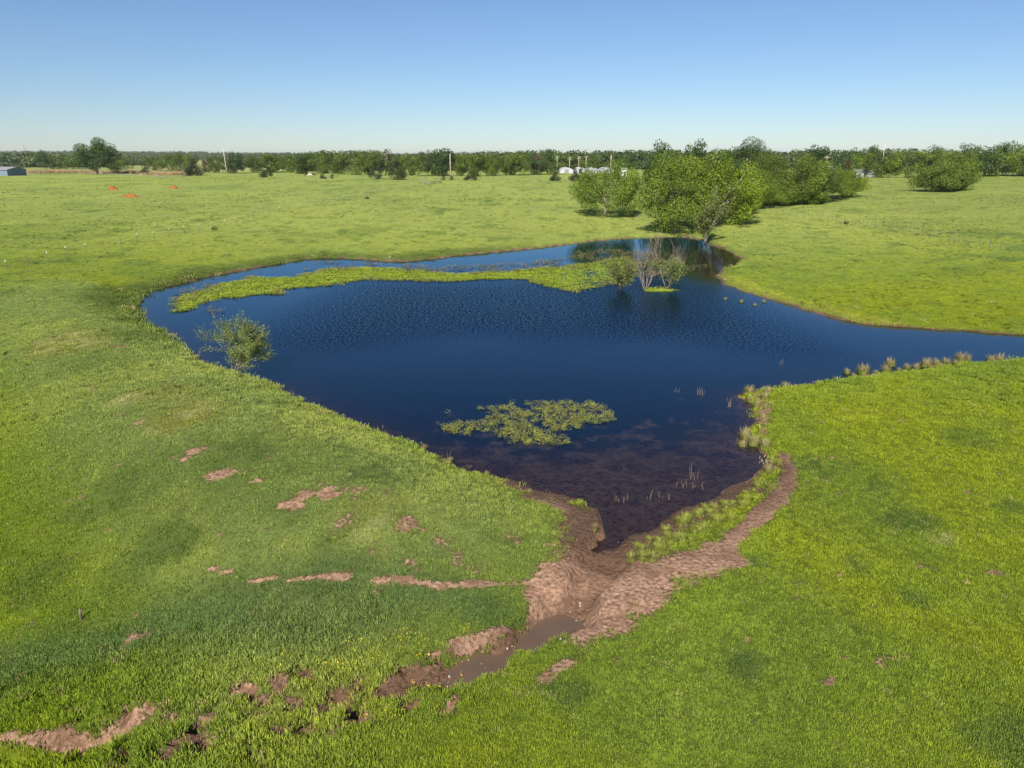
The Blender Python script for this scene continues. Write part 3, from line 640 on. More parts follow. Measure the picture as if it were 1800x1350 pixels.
# ------------------------------------------------------------------ trees
def crown(name, seed, aspect, n_lobes, lobe, base, n_cards, card, shape='dome', fill=.25):
    """leaf cards spread through many lobes; unit height, width = aspect"""
    rng = np.random.RandomState(seed); hw = aspect / 2; cz = (1 + base) / 2; hz = (1 - base) / 2
    L = []
    while len(L) < n_lobes:
        p = rng.randn(3); p /= np.linalg.norm(p); r = .35 + .5 * rng.rand() ** .6
        if shape == 'dome' and p[2] < -.75: continue
        if shape == 'cone':
            zz = rng.rand() ** 1.3; a = rng.rand() * 6.283; rr = hw * (1 - zz * .85) * (.35 + .5 * rng.rand())
            L.append((np.array([rr * math.cos(a), rr * math.sin(a), base + (1 - base) * (.06 + .86 * zz)]), lobe * (1.1 - .6 * zz) * (.7 + .6 * rng.rand()))); continue
        wdn = 1.0 if shape != 'dome' or p[2] > 0 else 1.08
        c = np.array([p[0] * hw * r * wdn, p[1] * hw * r * wdn, cz + p[2] * hz * r]); rad = lobe * (.65 + .7 * rng.rand())
        c[2] = min(c[2], 1 - rad * .75); L.append((c, rad))
    wts = np.array([l[1] ** 2 for l in L]); wts /= wts.sum(); idx = rng.choice(len(L), n_cards, p=wts)
    C = np.array([l[0] for l in L])[idx]; Rr = np.array([l[1] for l in L])[idx]
    D = rng.randn(n_cards, 3); D /= np.linalg.norm(D, axis=1)[:, None]
    rad = np.where(rng.rand(n_cards) < fill, rng.rand(n_cards) ** .5, .82 + .30 * rng.rand(n_cards))
    P = C + D * (Rr * rad)[:, None] * np.array([1, 1, .78])
    lo, hi = np.percentile(P[:, 2], (.5, 99.8)); sc_z = (1 - base) / (hi - lo); ex = np.percentile(np.abs(P[:, :2]), 99); sxy = hw / ex
    P[:, 2] = base + (P[:, 2] - lo) * sc_z; P[:, :2] *= sxy
    L = [(np.array([c[0] * sxy, c[1] * sxy, base + (c[2] - lo) * sc_z]), r) for c, r in L]
    P[:, 2] = np.maximum(P[:, 2], base * .6 + .02 * rng.rand(n_cards))
    Nn = D * 1.1 + np.array([0, 0, .5]) + rng.randn(n_cards, 3) * .55; Nn /= np.linalg.norm(Nn, axis=1)[:, None]
    A = np.cross(Nn, rng.randn(n_cards, 3)); A /= np.linalg.norm(A, axis=1)[:, None]; B = np.cross(Nn, A)
    s = card * (.6 + .8 * rng.rand(n_cards))[:, None]
    V = np.stack([P - A * s * .62, P + B * s * .40, P + A * s * .62, P - B * s * .40], 1).reshape(-1, 3)
    F = np.arange(n_cards * 4).reshape(-1, 4)
    me = fast_mesh(name, V, F, M_leaf)
    lobe_tone = rng.rand(len(L))[idx]
    attr_f(me, 'lv', np.repeat(np.clip(.10 + .50 * lobe_tone + .50 * (rng.rand(n_cards) - .25), 0, 1), 4))
    return me, L
def trunk(name, seed, L, base, rad, mat, nlimb=7, multi=1, lean=.03):
    rng = np.random.RandomState(seed); mb = MB()
    for k in range(multi):
        ox, oy = (rng.randn(2) * .03 if multi > 1 else (0, 0)); top = np.array([rng.randn() * lean + ox * 2.5, rng.randn() * lean + oy * 2.5, base + .28])
        mid = np.array([top[0] * .4 + ox * .5, top[1] * .4 + oy * .5, (base + .25) * .5])
        r = rad / math.sqrt(multi)
        mb.tube([(ox, oy, -.04), (ox, oy, .02), mid, top], [r * 1.55, r * 1.15, r * .9, r * .55], 7)
        for i in rng.choice(len(L), min(nlimb, len(L)), replace=False):
            c = L[i][0]; f = .45 + .5 * rng.rand(); st = mid * (1 - f) + top * f
            bend = (st + c) / 2 + np.array([0, 0, -.03 + .03 * rng.rand()])
            mb.tube([st, bend, c], [r * .45, r * .3, r * .08], 5)
    return mb.mesh(name, mat, True)
PROTO = {}
def make_proto(key, seed, aspect, n_lobes, lobe, base, n_cards, card, shape='dome', fill=.25, rad=.022, mat=None, multi=1, nlimb=7):
    cm, L = crown('crown', seed, aspect, n_lobes, lobe, base, n_cards, card, shape, fill)
    PROTO[key] = (cm, trunk('trunk', seed, L, base, rad, mat or M_bark, nlimb, multi), aspect)
make_proto('near_broad', 1, 1.25, 44, .145, .06, 27000, .018, fill=.12, mat=M_pale_bark, nlimb=12)
make_proto('near_dense', 2, 1.0, 46, .125, .02, 27000, .015, shape='full', fill=.1, nlimb=12)
make_proto('near_loose', 3, 1.05, 42, .12, .05, 24000, .0155, fill=.2, nlimb=14, mat=M_pale_bark)
make_proto('near_tall', 4, .95, 34, .125, .10, 12000, .022, nlimb=10)
make_proto('near_low', 5, 1.7, 44, .20, .0, 15000, .032, shape='full', multi=3, nlimb=6)
for i in range(3): make_proto(f'mid_broad{i}', 10 + i, 1.25, 22, .16, .03, 3400, .040)
for i in range(3): make_proto(f'mid_round{i}', 20 + i, 1.0, 20, .17, .0, 3200, .042, shape='full')
for i in range(2): make_proto(f'mid_loose{i}', 30 + i, 1.0, 18, .14, .04, 1900, .040, fill=.5, nlimb=12, mat=M_pale_bark)
for i in range(2): make_proto(f'mid_tall{i}', 35 + i, .75, 18, .14, .06, 2400, .042)
for i in range(3): make_proto(f'cedar{i}', 40 + i, .95, 26, .15, .0, 3000, .036, shape='cone', rad=.03, nlimb=4)
for i in range(2): make_proto(f'bush{i}', 45 + i, 1.7, 18, .20, .0, 2600, .050, shape='full', multi=3, rad=.03, nlimb=5)
COLS = {'yellow': (.158, .205, .018), 'light': (.120, .172, .020), 'mid': (.100, .142, .022), 'dark': (.055, .098, .022), 'deep': (.035, .066, .020), 'cedar': (.052, .062, .026), 'brown': (.100, .075, .045), 'grey': (.130, .135, .075), 'red': (.085, .045, .025)}
tr_rng = random.Random(5)
def tree(name, key, px, py, hpx, wpx, colr, label, cat='tree', group=None, rz=None, at=None, jit=.10):
    cm, tm, asp = PROTO[key]
    p = G(px, py) if at is None else np.array([at[0], at[1], gz(*at)])
    d = depth_of(p); h = hpx * d / FPX; wd_ = wpx * d / FPX; sx = wd_ / asp
    e = empty(name, (p[0], p[1], p[2] - .05), tr_rng.uniform(0, 6.28) if rz is None else rz, (sx, sx, h))
    obj('trunk', tm, e); c = obj('crown', cm, e)
    j = [1.22 + tr_rng.uniform(-jit, jit) for _ in range(3)]
    cc = COLS[colr]; c.color = (cc[0] * j[0], cc[1] * j[0] * (1 + .3 * (j[1] - 1.22)), cc[2] * j[2] * .9, 1)
    tag(e, label, cat, group); return e
def at_dist(px, Y): return ((px - 900) / FPX * (Y * CP + (CAM_H - 6) * SP), Y)

# trees round the head of the pond
tree('tree', 'near_broad', 1065, 379, 94, 114, 'light', 'broad spreading tree with pale trunk standing alone on grass left of the pond-head thicket')
tree('tree', 'near_dense', 1186, 409, 134, 130, 'light', 'large dense green tree leafy to the ground at the head of the pond')
tree('tree', 'near_loose', 1252, 399, 128, 154, 'yellow', 'tall yellow-green tree with loose twiggy crown behind the pondside willow')
tree('tree', 'near_broad', 1292, 384, 62, 84, 'yellow', 'low bright yellow-green tree hanging over the grass at the thicket edge')
tree('tree', 'near_dense', 1316, 352, 104, 88, 'dark', 'tallest dark green tree rising behind the pond-head thicket')
for px, py, h, wd_, c, k, lab in [(1348,357,86,100,'mid','near_dense','dense green tree tucked under the right side of the tallest tree behind the thicket'),
  (1392,358,84,116,'light','near_broad','tall broad green tree in the middle of the row beyond the pond head'),
  (1425,356,72,100,'mid','near_dense','round dense tree next to the tall broad one in the row beyond the pond head'),
  (1452,353,58,92,'light','near_broad','lower spreading tree in front of the crossarm pole in the row beyond the pond head'),
  (1482,347,48,78,'yellow','near_dense','short yellow-green bushy tree ending the row beyond the pond head'),
  (1335,366,66,78,'light','near_dense','leafy tree standing forward of the row, beside the pond-head thicket')]:
    tree('tree', k, px, py, h, wd_, c, lab)
for px, py, h, wd_, lab in [(1372, 361, 40, 74, 'low bush filling the gap under the tall broad tree of the row'), (1410, 359, 38, 76, 'low bush at the foot of the round dense tree of the row'), (1305, 374, 44, 64, 'low bright bush at the right foot of the pond-head thicket')]:
    tree('bush', 'near_low', px, py, h, wd_, 'light', lab, 'bush')
for px, Y, h, wd_ in [(1150, 235, 90, 66), (1226, 240, 88, 66), (1185, 230, 70, 70), (1285, 232, 76, 60)]:
    tree('tree', 'mid_broad%d' % (int(px) % 3), px, 0, h, wd_, 'dark', {1150: 'dark tree rising behind the dense leafy tree at the pond head', 1226: 'dark tree showing between the two largest crowns of the pond-head thicket', 1185: 'lower dark tree hidden mostly behind the dense leafy pond-head tree', 1285: 'dark tree between the yellow-green loose tree and the tallest dark tree'}[px], 'tree', None, at=at_dist(px, Y))
tree('tree', 'mid_round1', 1436, 0, 64, 46, 'deep', 'round dark tree standing beside the crossarm pole behind the row', at=at_dist(1436, 290))
tree('cedar_tree', 'cedar0', 1487, 0, 44, 32, 'red', 'rusty brown cedar beside the grey house', 'cedar', at=at_dist(1487, 275))
# clump in the right-hand pasture
tree('bush', 'near_low', 1643, 337, 46, 84, 'mid', 'olive round bush, duller half of the lone clump in the pasture', 'bush')
tree('bush', 'near_low', 1674, 335, 54, 88, 'light', 'taller green bush, brighter half of the lone clump in the pasture', 'bush')
# right tree line
for px, py, h, wd_, c, k in [(1512,311,42,40,'light','mid_broad0'),(1540,312,42,40,'mid','mid_round0'),(1566,312,46,44,'light','mid_broad1'),(1592,312,44,40,'mid','mid_loose0'),(1618,311,46,46,'light','mid_round1'),(1645,310,44,44,'mid','mid_broad2'),
  (1672,310,46,46,'light','mid_round2'),(1700,310,46,44,'mid','mid_broad0'),(1728,310,48,44,'dark','mid_round0'),(1752,310,50,46,'mid','mid_loose1'),(1780,310,52,50,'light','mid_broad1'),(1806,310,50,48,'mid','mid_round1'),(1835,310,46,48,'light','mid_broad2'),(1870,310,48,50,'mid','mid_round0')]:
    tree('tree', k, px, py, h, wd_, c, {'light': 'light green tree', 'mid': 'mid green tree', 'dark': 'dark green rounded tree'}[c] + ' in the hedgerow along the top of the right-hand pasture', 'tree', c + ' hedgerow trees')
for px, h in [(1500,46),(1530,48),(1560,40),(1600,44),(1640,50),(1690,54),(1720,50),(1745,54),(1770,58),(1800,52)]:
    tree('tree', 'mid_broad%d' % (px % 3), px, 0, h * .92, 46, 'dark', 'dark tree standing behind the right-hand hedgerow', 'tree', 'dark trees behind the hedgerow', at=at_dist(px, 400 + (px * 7) % 60))
# long tree line behind the far pasture
line = [(446,304,26,26,'dark'),(475,303,32,40,'mid'),(498,303,28,36,'mid'),(520,306,26,36,'light'),(538,306,34,44,'dark'),(560,305,36,40,'light'),(578,305,38,38,'mid'),(600,306,34,40,'mid'),(618,307,30,30,'grey'),(636,308,36,38,'light'),
 (655,308,38,40,'mid'),(678,308,44,46,'grey'),(690,308,36,44,'mid'),(712,307,34,34,'light'),(735,309,36,38,'mid'),(752,309,42,40,'dark'),(778,309,46,52,'dark'),(803,309,36,36,'mid'),(822,309,38,40,'light'),(836,310,40,36,'mid'),(856,309,36,40,'light'),
 (876,308,34,40,'mid'),(898,308,36,36,'light'),(914,308,38,36,'mid'),(932,307,30,40,'dark'),(945,307,36,32,'brown'),(962,307,40,42,'dark')]
for i, (px, py, h, wd_, c) in enumerate(line):
    k = ('mid_loose%d' % (i % 2)) if c in ('grey', 'brown') else ['mid_broad%d', 'mid_round%d', 'mid_broad%d'][i % 3] % (i % 3)
    lab = {'grey': 'thin grey-green half-bare tree in the long far tree line', 'brown': 'brownish half-bare tree in the long far tree line', 'dark': 'dark green tree in the long far tree line', 'mid': 'mid green tree in the long far tree line', 'light': 'fresh light green tree in the long far tree line'}[c]
    tree('tree', k, px, py, h, wd_, c, lab, 'tree', lab.split(' in the')[0] + 's of the far line')
for i in range(18):
    px = 440 + i * 32 + tr_rng.uniform(-8, 8)
    tree('tree', ['mid_broad%d', 'mid_round%d'][i % 2] % (i % 3), px, 0, tr_rng.uniform(24, 36), tr_rng.uniform(32, 46), tr_rng.choice(['dark', 'mid', 'mid']), 'tree standing in the second rank behind the long far tree line', 'tree', 'second rank of the far tree line', at=at_dist(px, tr_rng.uniform(430, 520)))
for i in range(16):
    px = 965 + i * 15
    tree('tree', 'mid_broad%d' % (i % 3), px, 0, tr_rng.uniform(26, 34), tr_rng.uniform(34, 46), tr_rng.choice(['dark', 'mid']), 'dark tree in the wood behind the white hoop shelters', 'tree', 'wood behind the hoop shelters', at=at_dist(px, tr_rng.uniform(520, 600)))
# left side
tree('tree', 'near_tall', 172, 307, 62, 78, 'dark', 'big dark spreading tree rising clear of the skyline beside the stock pens', rz=1.2)
tree('tree', 'mid_round0', 417, 305, 36, 34, 'deep', 'dense dark round tree just right of the tall leaning pole')
tree('cedar_tree', 'cedar1', 345, 309, 33, 38, 'cedar', 'bushy dark cedar at the end of the stock pens', 'cedar')
tree('tree', 'mid_broad1', 338, 303, 32, 26, 'light', 'light green tree behind the bushy cedar of the stock pens')
tree('cedar_tree', 'cedar2', 256, 307, 20, 20, 'cedar', 'small scraggy cedar inside the stock pens', 'cedar')
for px, py, h, wd_, c in [(378,304,30,32,'mid'),(392,304,28,28,'mid'),(365,303,26,20,'brown'),(318,302,32,36,'mid'),(296,301,30,40,'mid'),(270,300,24,30,'mid'),(222,300,22,34,'mid'),(205,300,24,30,'mid'),(130,297,26,36,'mid'),(105,296,24,34,'light'),(82,297,32,36,'dark'),(50,294,26,32,'dark'),(16,293,24,34,'dark'),(-15,293,24,34,'mid')]:
    tree('tree', ['mid_broad%d', 'mid_round%d'][px % 2] % (px % 3), px, py, h, wd_, c, 'rounded green tree in the scattered wood behind the stock pens', 'tree', 'trees behind the stock pens')
# cedars in front of the far tree line
CEDL = {470: 'pointed dark cedar alone in front of the far tree line', 567: 'small round cedar in front of the far tree line', 662: 'left one of two touching dark cedars before the far tree line', 698: 'wide right one of two touching dark cedars before the far tree line',
        828: 'dark cedar right of the wooden pole before the far tree line', 977: 'olive cedar left of the pair before the hoop shelters', 1011: 'dark cedar before the hoop shelters'}
for px, py, h, wd_, k in [(470,312,26,26,'cedar0'),(567,314,12,13,'cedar1'),(662,315,22,28,'bush0'),(698,316,24,36,'bush1'),(828,317,16,24,'cedar2'),(977,318,18,22,'cedar1'),(1011,318,22,26,'cedar0')]:
    tree('cedar_tree', k, px, py, h, wd_, 'cedar', CEDL[px], 'cedar')
for px, py, h, wd_ in [(1034,316,17,26),(1056,316,16,30),(1082,315,18,28)]:
    tree('bush', 'bush1', px, py, h, wd_, 'light', 'green bush screening the foot of the hoop shelters', 'bush', 'bushes before the hoop shelters')
for px, py in [(585,314),(779,317),(793,317)]:
    tree('bush', 'bush0', px, py, 8, 9, 'cedar', 'tiny dark bush dotted along the fence before the far tree line', 'bush', 'tiny fence-line bushes')

# distant woods that read as one mass
wood = []
for i in range(3):
    cm, L = crown('far_tree', 70 + i, 1.2, 9, .24, .0, 260, .12, 'full'); wood.append(proto('far_tree', cm))
    cm.materials.clear()
M_farleaf = inst_mat('far_leaf', (.095, .125, .035), (.055, .085, .028)); 
for p in wood:
    p.data.materials.append(M_farleaf); attr_f(p.data, 'rnd', rs.rand(len(p.data.vertices)))
n = 16000; ang = (rs.rand(n) * 2 - 1) * R(48); rr = 560 + 3300 * rs.rand(n) ** 1.5
x, y = rr * np.sin(ang), rr * np.cos(ang)
k = (fbm(x, y, 180, 3, 85) > .47 - .12 * sst(1500, 2600, rr))
x, y = x[k], y[k]
scatter('distant_woods', wood, np.stack([x, y, terrain(x, y) - .3], 1), np.stack([0 * x, 0 * x, rs.rand(len(x)) * 6.28], 1), 9 + 6 * rs.rand(len(x)), rs.randint(0, 3, len(x)), 'far-off woods rolling to the horizon', 'woods', tone=rs.rand(len(x)))

# ------------------------------------------------------------------ branchy shrubs
def grow(mb, tips, p, d, length, rad, depth, rng, spread, up, kids):
    pts = [p]; q = Vector(p); dd = Vector(d)
    for i in range(3):
        dd = (dd + Vector((rng.uniform(-1, 1), rng.uniform(-1, 1), rng.uniform(-1, 1))) * .16 + Vector((0, 0, up))).normalized()
        q = q + dd * (length / 3); pts.append(q.copy())
    mb.tube(pts, [rad, rad * .85, rad * .7, rad * .5], 5 if depth > 1 else 3, depth > 1)
    if depth <= 2: tips.extend([(pts[i].copy(), dd.copy(), depth) for i in range(1, 4)])
    if depth == 0: return
    for i in range(kids):
        s = rng.choice(pts[1:]); a = dd.orthogonal().normalized(); a.rotate(Matrix.Rotation(rng.uniform(0, 6.28), 3, dd))
        nd = (dd + a * spread * rng.uniform(.5, 1.2)).normalized()
        grow(mb, tips, s, nd, length * rng.uniform(.55, .8), rad * .55, depth - 1, rng, spread, up, kids)
def shrub(name, loc, stems, length, rad, spread, up, kids, leaves, leafsize, colr, bark, seed, label, lean=(0, 0, 0), depth=3, cat='shrub', leaf_from=0., leaf_to=9.):
    rng = random.Random(seed); mb = MB(); tips = []
    for i in range(stems):
        a = 6.283 * i / stems + rng.uniform(-.4, .4); d = Vector((math.cos(a) * spread * .8, math.sin(a) * spread * .8, 1)) + Vector(lean); d.normalize()
        grow(mb, tips, Vector((math.cos(a) * .08, math.sin(a) * .08, -.15)), d, length * rng.uniform(.8, 1.15), rad, depth, rng, spread, up, kids)
    e = empty(name, loc); obj('stems', mb.mesh('stems', bark, True), e)
    tips = [t for t in tips if leaf_from <= t[0].z <= leaf_to]
    if leaves and tips:
        r2 = np.random.RandomState(seed); V = []; lv = []
        for i in range(leaves):
            t = tips[r2.randint(len(tips))]; c = np.array(t[0]) + r2.randn(3) * leafsize * 1.3
            nrm = r2.randn(3) + np.array([0, 0, .6]); nrm /= np.linalg.norm(nrm); A = np.cross(nrm, r2.randn(3)); A /= np.linalg.norm(A); B = np.cross(nrm, A); s_ = leafsize * (.6 + .8 * r2.rand())
            V += [c - A * s_ * .7, c + B * s_ * .3, c + A * s_ * .7, c - B * s_ * .3]; lv += [r2.rand()] * 4
        me = fast_mesh('foliage', V, np.arange(len(V)).reshape(-1, 4), M_leaf); attr_f(me, 'lv', lv)
        o = obj('foliage', me, e); o.color = (*COLS[colr], 1)
    tag(e, label, cat); return e
COLS['willow'] = (.185, .235, .060); COLS['olive'] = (.155, .185, .045)
p = pix(408, 660); shrub('willow_shrub', (p[0], p[1], .02), 9, 2.15, .035, .6, .03, 4, 21000, .075, 'willow', M_pale_bark, 3, 'leafy grey-green willow shrub leaning over the water from the dam edge', lean=(.75, .1, 0))
p = pix(1240, 428); shrub('young_willow', (p[0], p[1], .1), 5, 3.6, .09, .34, .06, 4, 7000, .22, 'olive', M_pale_bark, 8, 'thin young tree with pale stems on the bank at the head of the pond', cat='tree')
p = pix(1139, 510); shrub('bare_shrub', (p[0] - .3, p[1], .05), 6, 2.5, .045, .40, .04, 3, 0, .1, 'olive', M_dead, 12, 'bare grey leafless shrub on the tiny grass island', depth=4)
p = pix(1172, 511); shrub('half_bare_shrub', (p[0], p[1], .05), 6, 3.0, .055, .46, .04, 4, 4600, .14, 'willow', M_dead, 15, 'half-leafed shrub with bare twigs on top beside the leafless one on the island', lean=(.12, 0, 0), leaf_to=3.4)
p = pix(1092, 509); shrub('drowned_bush', (p[0], p[1], -.15), 7, 1.7, .05, .5, .05, 4, 4200, .13, 'olive', M_bark, 18, 'green bush growing from a dark stump in the water by the leaf band')
p = G(457, 445); shrub('dead_weed', (p[0], p[1], p[2]), 3, .9, .02, .5, .03, 3, 0, .1, 'olive', M_dead, 22, 'small brown leafless weed on the bank behind the leaf band', depth=2, cat='weed')
for a, b, s_ in [(378,404,1.0),(1487,394,.9),(1612,414,.7),(645,350,.8)]:
    p = G(a, b); e = tree('bush', 'bush1', a, b, 7 * s_, 12 * s_, 'brown' if a == 1612 else 'cedar', 'small dark bush growing on a wire fence line', 'bush', 'bushes on the wire fences')

# ------------------------------------------------------------------ tussocks and dead stalks along the shore
def clump(name, seed, n, h, spread, wdt, lean, mat):
    rng = np.random.RandomState(seed); mb = MB()
    for i in range(n):
        a = rng.rand() * 6.283; r = spread * math.sqrt(rng.rand()); b = Vector((r * math.cos(a), r * math.sin(a), -.08)); hh = h * (.45 + .75 * rng.rand()); l = lean * hh * rng.rand()
        t = b + Vector((math.cos(a) * l, math.sin(a) * l, hh)); m_ = (b + t) / 2 + Vector((0, 0, hh * .1)); w2 = Vector((-math.sin(a), math.cos(a), 0)) * wdt * .5
        mb.add([b - w2, b + w2, m_ + w2 * .8, m_ - w2 * .8, t], [(0, 1, 2, 3), (3, 2, 4)])
    return mb.mesh(name, mat)
M_tus = plain('tussock_blade', (.25, .21, .10), .8, 6, .45, .1); M_tusg = plain('tussock_green', (.16, .18, .035), .8, 6, .45, .1)
CL = [clump('dry_blades', 200 + i, 150, .75, .38, .03, .55, M_tus) for i in range(3)]; CG = [clump('green_blades', 210 + i, 170, .42, .52, .04, .6, M_tusg) for i in range(3)]
def tussock(px, py, s_, label, group, green=True, z=None, dry=True):
    s_ *= .6
    p = pix(px, py) if z is not None else G(px, py); zz = z if z is not None else p[2]
    e = empty('grass_tussock', (p[0], p[1], zz), tr_rng.uniform(0, 6.28), (s_, s_, s_))
    if green: obj('green_blades', CG[px % 3], e)
    if dry: obj('dry_blades', CL[px % 3], e)
    tag(e, label, 'grass tussock', group)
for px, py, s_ in [(1489,656,.9),(1516,655,1.6),(1523,652,.8),(1557,654,1.2),(1565,642,1.3),(1594,648,.9),(1628,644,1.5),(1645,642,1.2),(1663,640,1.3),(1690,634,1.6),(1700,634,1.1),(1742,636,1.3),(1757,636,1.5),(1610,648,1.0),(1680,640,.8),(1636,648,.7),(1652,645,.8),(1750,641,.8),(1770,637,.7),(1500,662,.6),(1540,655,.5),(1580,652,.6)]:
    tussock(px, py, s_, 'dry-topped grass tussock on the shore of the right-hand arm of the pond', 'tussocks along the right shore', z=.02)
for px, py, s_ in [(1275,526,.55),(1303,531,.75),(1327,537,.7),(1343,531,.7)]:
    tussock(px, py, s_, 'pale little tussock standing in shallow water off the yellow-green bank', 'tussocks off the far right bank', True, z=.0)
for px, py, s_ in [(1318,690,1.2),(1345,700,1.1),(1330,715,1.0),(1318,705,.9),(1380,682,1.0),(1350,690,1.0)]:
    tussock(px, py, s_, 'low grass tussock at the muddy corner of the shore', 'tussocks at the muddy corner')
for px, py, s_ in [(1310,768,1.2),(1325,780,1.3),(1345,785,1.2),(1305,785,1.0),(1350,828,.8)]:
    tussock(px, py, s_, 'fresh green tussock on the trodden shore by the cattle path', 'tussocks by the cattle path')
for i in range(40):
    a = tr_rng.random(); px = int(1115 + a * 215 + tr_rng.uniform(-22, 22)); py = int(985 - a * 125 + tr_rng.uniform(-14, 18))
    tussock(px, py, tr_rng.uniform(.5, 1.1), 'leafy green tussock in the wet strip between pond and cattle path', 'tussocks in the wet strip', dry=False)
for px, py, s_ in [(335,632,.6),(512,690,.5),(745,790,.7),(790,812,.7),(825,826,.5),(855,836,.5),(575,728,.5),(625,752,.4),(930,866,.4),(1045,930,.6)]:
    tussock(px, py, s_, 'shaggy tussock overhanging the water along the dam edge', 'tussocks on the dam edge')
def stalks(px, py, n, h, label, seed):
    rng = random.Random(seed); p = pix(px, py); e = empty('dead_stalks', (p[0], p[1], -.1)); 
    for i in range(n):
        mb = MB(); b = Vector((rng.uniform(-.3, .3), rng.uniform(-.2, .2), 0)); hh = h * rng.uniform(.5, 1.1); t = b + Vector((rng.uniform(-.3, .3) * hh, rng.uniform(-.2, .2) * hh, hh))
        mb.tube([b, (b + t) / 2 + Vector((rng.uniform(-.04, .04), 0, 0)), t], [.010, .008, .005], 4)
        obj('stalk', mb.mesh('stalk', M_dryreed), e)
    tag(e, label, 'dead stalks', 'dead stalks standing in the shallows')
for i, (px, py, n, h) in enumerate([(1233,695,7,.75),(1285,717,6,.7),(1217,842,4,.8),(1200,858,4,.55),(1225,858,4,.5),(1092,880,7,.42),(1165,876,4,.4),(1140,878,3,.5),(510,698,6,.55),(785,800,3,.5),(672,752,3,.45),(960,866,2,.45),(1190,690,4,.4),(1375,640,3,.6)]):
    stalks(px, py, n, h, 'cluster of dead pale stalks poking out of shallow water near the shore', 300 + i)

# ------------------------------------------------------------------ fences
def tpost(e, p, h, white):
    mb = MB(); mb.box(-.03, .03, -.012, .012, -.3, h * (.84 if white else 1)); mb.box(-.010, .010, .012, .04, -.3, h * (.84 if white else 1))
    o = obj('post', mb.mesh('post', M_steel), e, p)
    if white:
        mb = MB(); mb.box(-.045, .045, -.03, .05, h * .84 + .002, h); obj('white_top', mb.mesh('white_top', M_white), o)
    return o
def fence(name, pts_px, n, h, label, white, seed, wires=4):
    rng = random.Random(seed); P = [Vector(G(*p)) for p in pts_px]; cum = [0]
    for a, b in zip(P, P[1:]): cum.append(cum[-1] + (b - a).length)
    base = P[0]; e = empty(name, base); pos = []
    for i in range(n):
        d = cum[-1] * i / (n - 1); k = max(j for j in range(len(P) - 1) if cum[j] <= d + 1e-6); f = (d - cum[k]) / (cum[k + 1] - cum[k])
        q = P[k].lerp(P[k + 1], f); q.z = gz(q.x, q.y); pos.append(q - base)
        tpost(e, q - base, h * rng.uniform(.93, 1.05), white and rng.random() < .62)
    for wv in range(wires):
        mb = MB(); mb.tube([q + Vector((0, .03, h * (.22 + .22 * wv))) for q in pos], [.006] * n, 3, False); obj('wire', mb.mesh('wire', M_wire), e)
    tag(e, label, 'fence'); return e
fence('wire_fence', [(-60,494),(13,476),(110,452),(230,428),(330,410),(400,398),(470,378),(560,362),(640,347),(720,330),(765,324)], 52, 1.35, 'long wire fence with white-tipped steel posts crossing the left pasture', True, 1)
fence('wire_fence', [(1335,371),(1400,382),(1480,393),(1560,405),(1640,418),(1720,433),(1797,448),(1880,466)], 36, 1.35, 'wire fence of thin dark posts crossing the right-hand pasture', False, 2)
fence('wire_fence', [(420,309),(560,312),(720,315),(860,315),(1000,316)], 40, 1.25, 'low wire fence running along the far tree line', False, 3, 3)
def rail_pen(pts_px, n, label, mat=M_oldwood, h=1.4):
    P = [Vector(G(*p)) for p in pts_px]; base = P[0]; e = empty('stock_pen', base); pos = []
    for i in range(n):
        t = i / (n - 1) * (len(P) - 1); k = min(int(t), len(P) - 2); q = P[k].lerp(P[k + 1], t - k); q.z = gz(q.x, q.y); pos.append(q - base)
        mb = MB(); mb.tube([(0, 0, -.3), (0, 0, h)], [.09, .08], 6); obj('post', mb.mesh('post', mat), e, q - base)
    for r in range(3):
        mb = MB(); mb.tube([q + Vector((0, 0, h * (.3 + .3 * r))) for q in pos], [.045] * n, 4); obj('rail', mb.mesh('rail', mat), e)
    tag(e, label, 'pen'); return e
rail_pen([(-20,308),(60,308),(140,307),(200,309)], 30, 'weathered rail pen left of the big skyline tree')
rail_pen([(200,309),(275,312),(283,314),(318,313),(330,309)], 20, 'weathered rail pen right of the big skyline tree')
rail_pen([(738,321),(754,326),(775,323),(772,318)], 9, 'small weathered brace pen at the far corner of the white-tipped fence')
# tall dry weeds by the pens
x = []; y = []
for a, b in [(60,304),(75,304),(90,304),(105,303),(120,304),(140,304),(200,304),(225,305),(280,307),(300,307),(320,307)]:
    p = G(a, b); x += list(p[0] + rs.randn(140) * 4); y += list(p[1] + rs.randn(140) * 6)
x, y = np.array(x), np.array(y)
scatter('dry_weeds', [proto('dry_weed', tuft_mesh('dry_weed', 130 + i, 18, 1.5, .5, .12, .3, M_grass)) for i in range(2)], np.stack([x, y, terrain(x, y)], 1), rnd_rot(len(x)), .6 + .6 * rs.rand(len(x)), rs.randint(0, 2, len(x)), 'tall dry tan weeds standing round the stock pens', 'weeds', np.array([[.30, .22, .12]]) * (.7 + .6 * rs.rand(len(x)))[:, None])

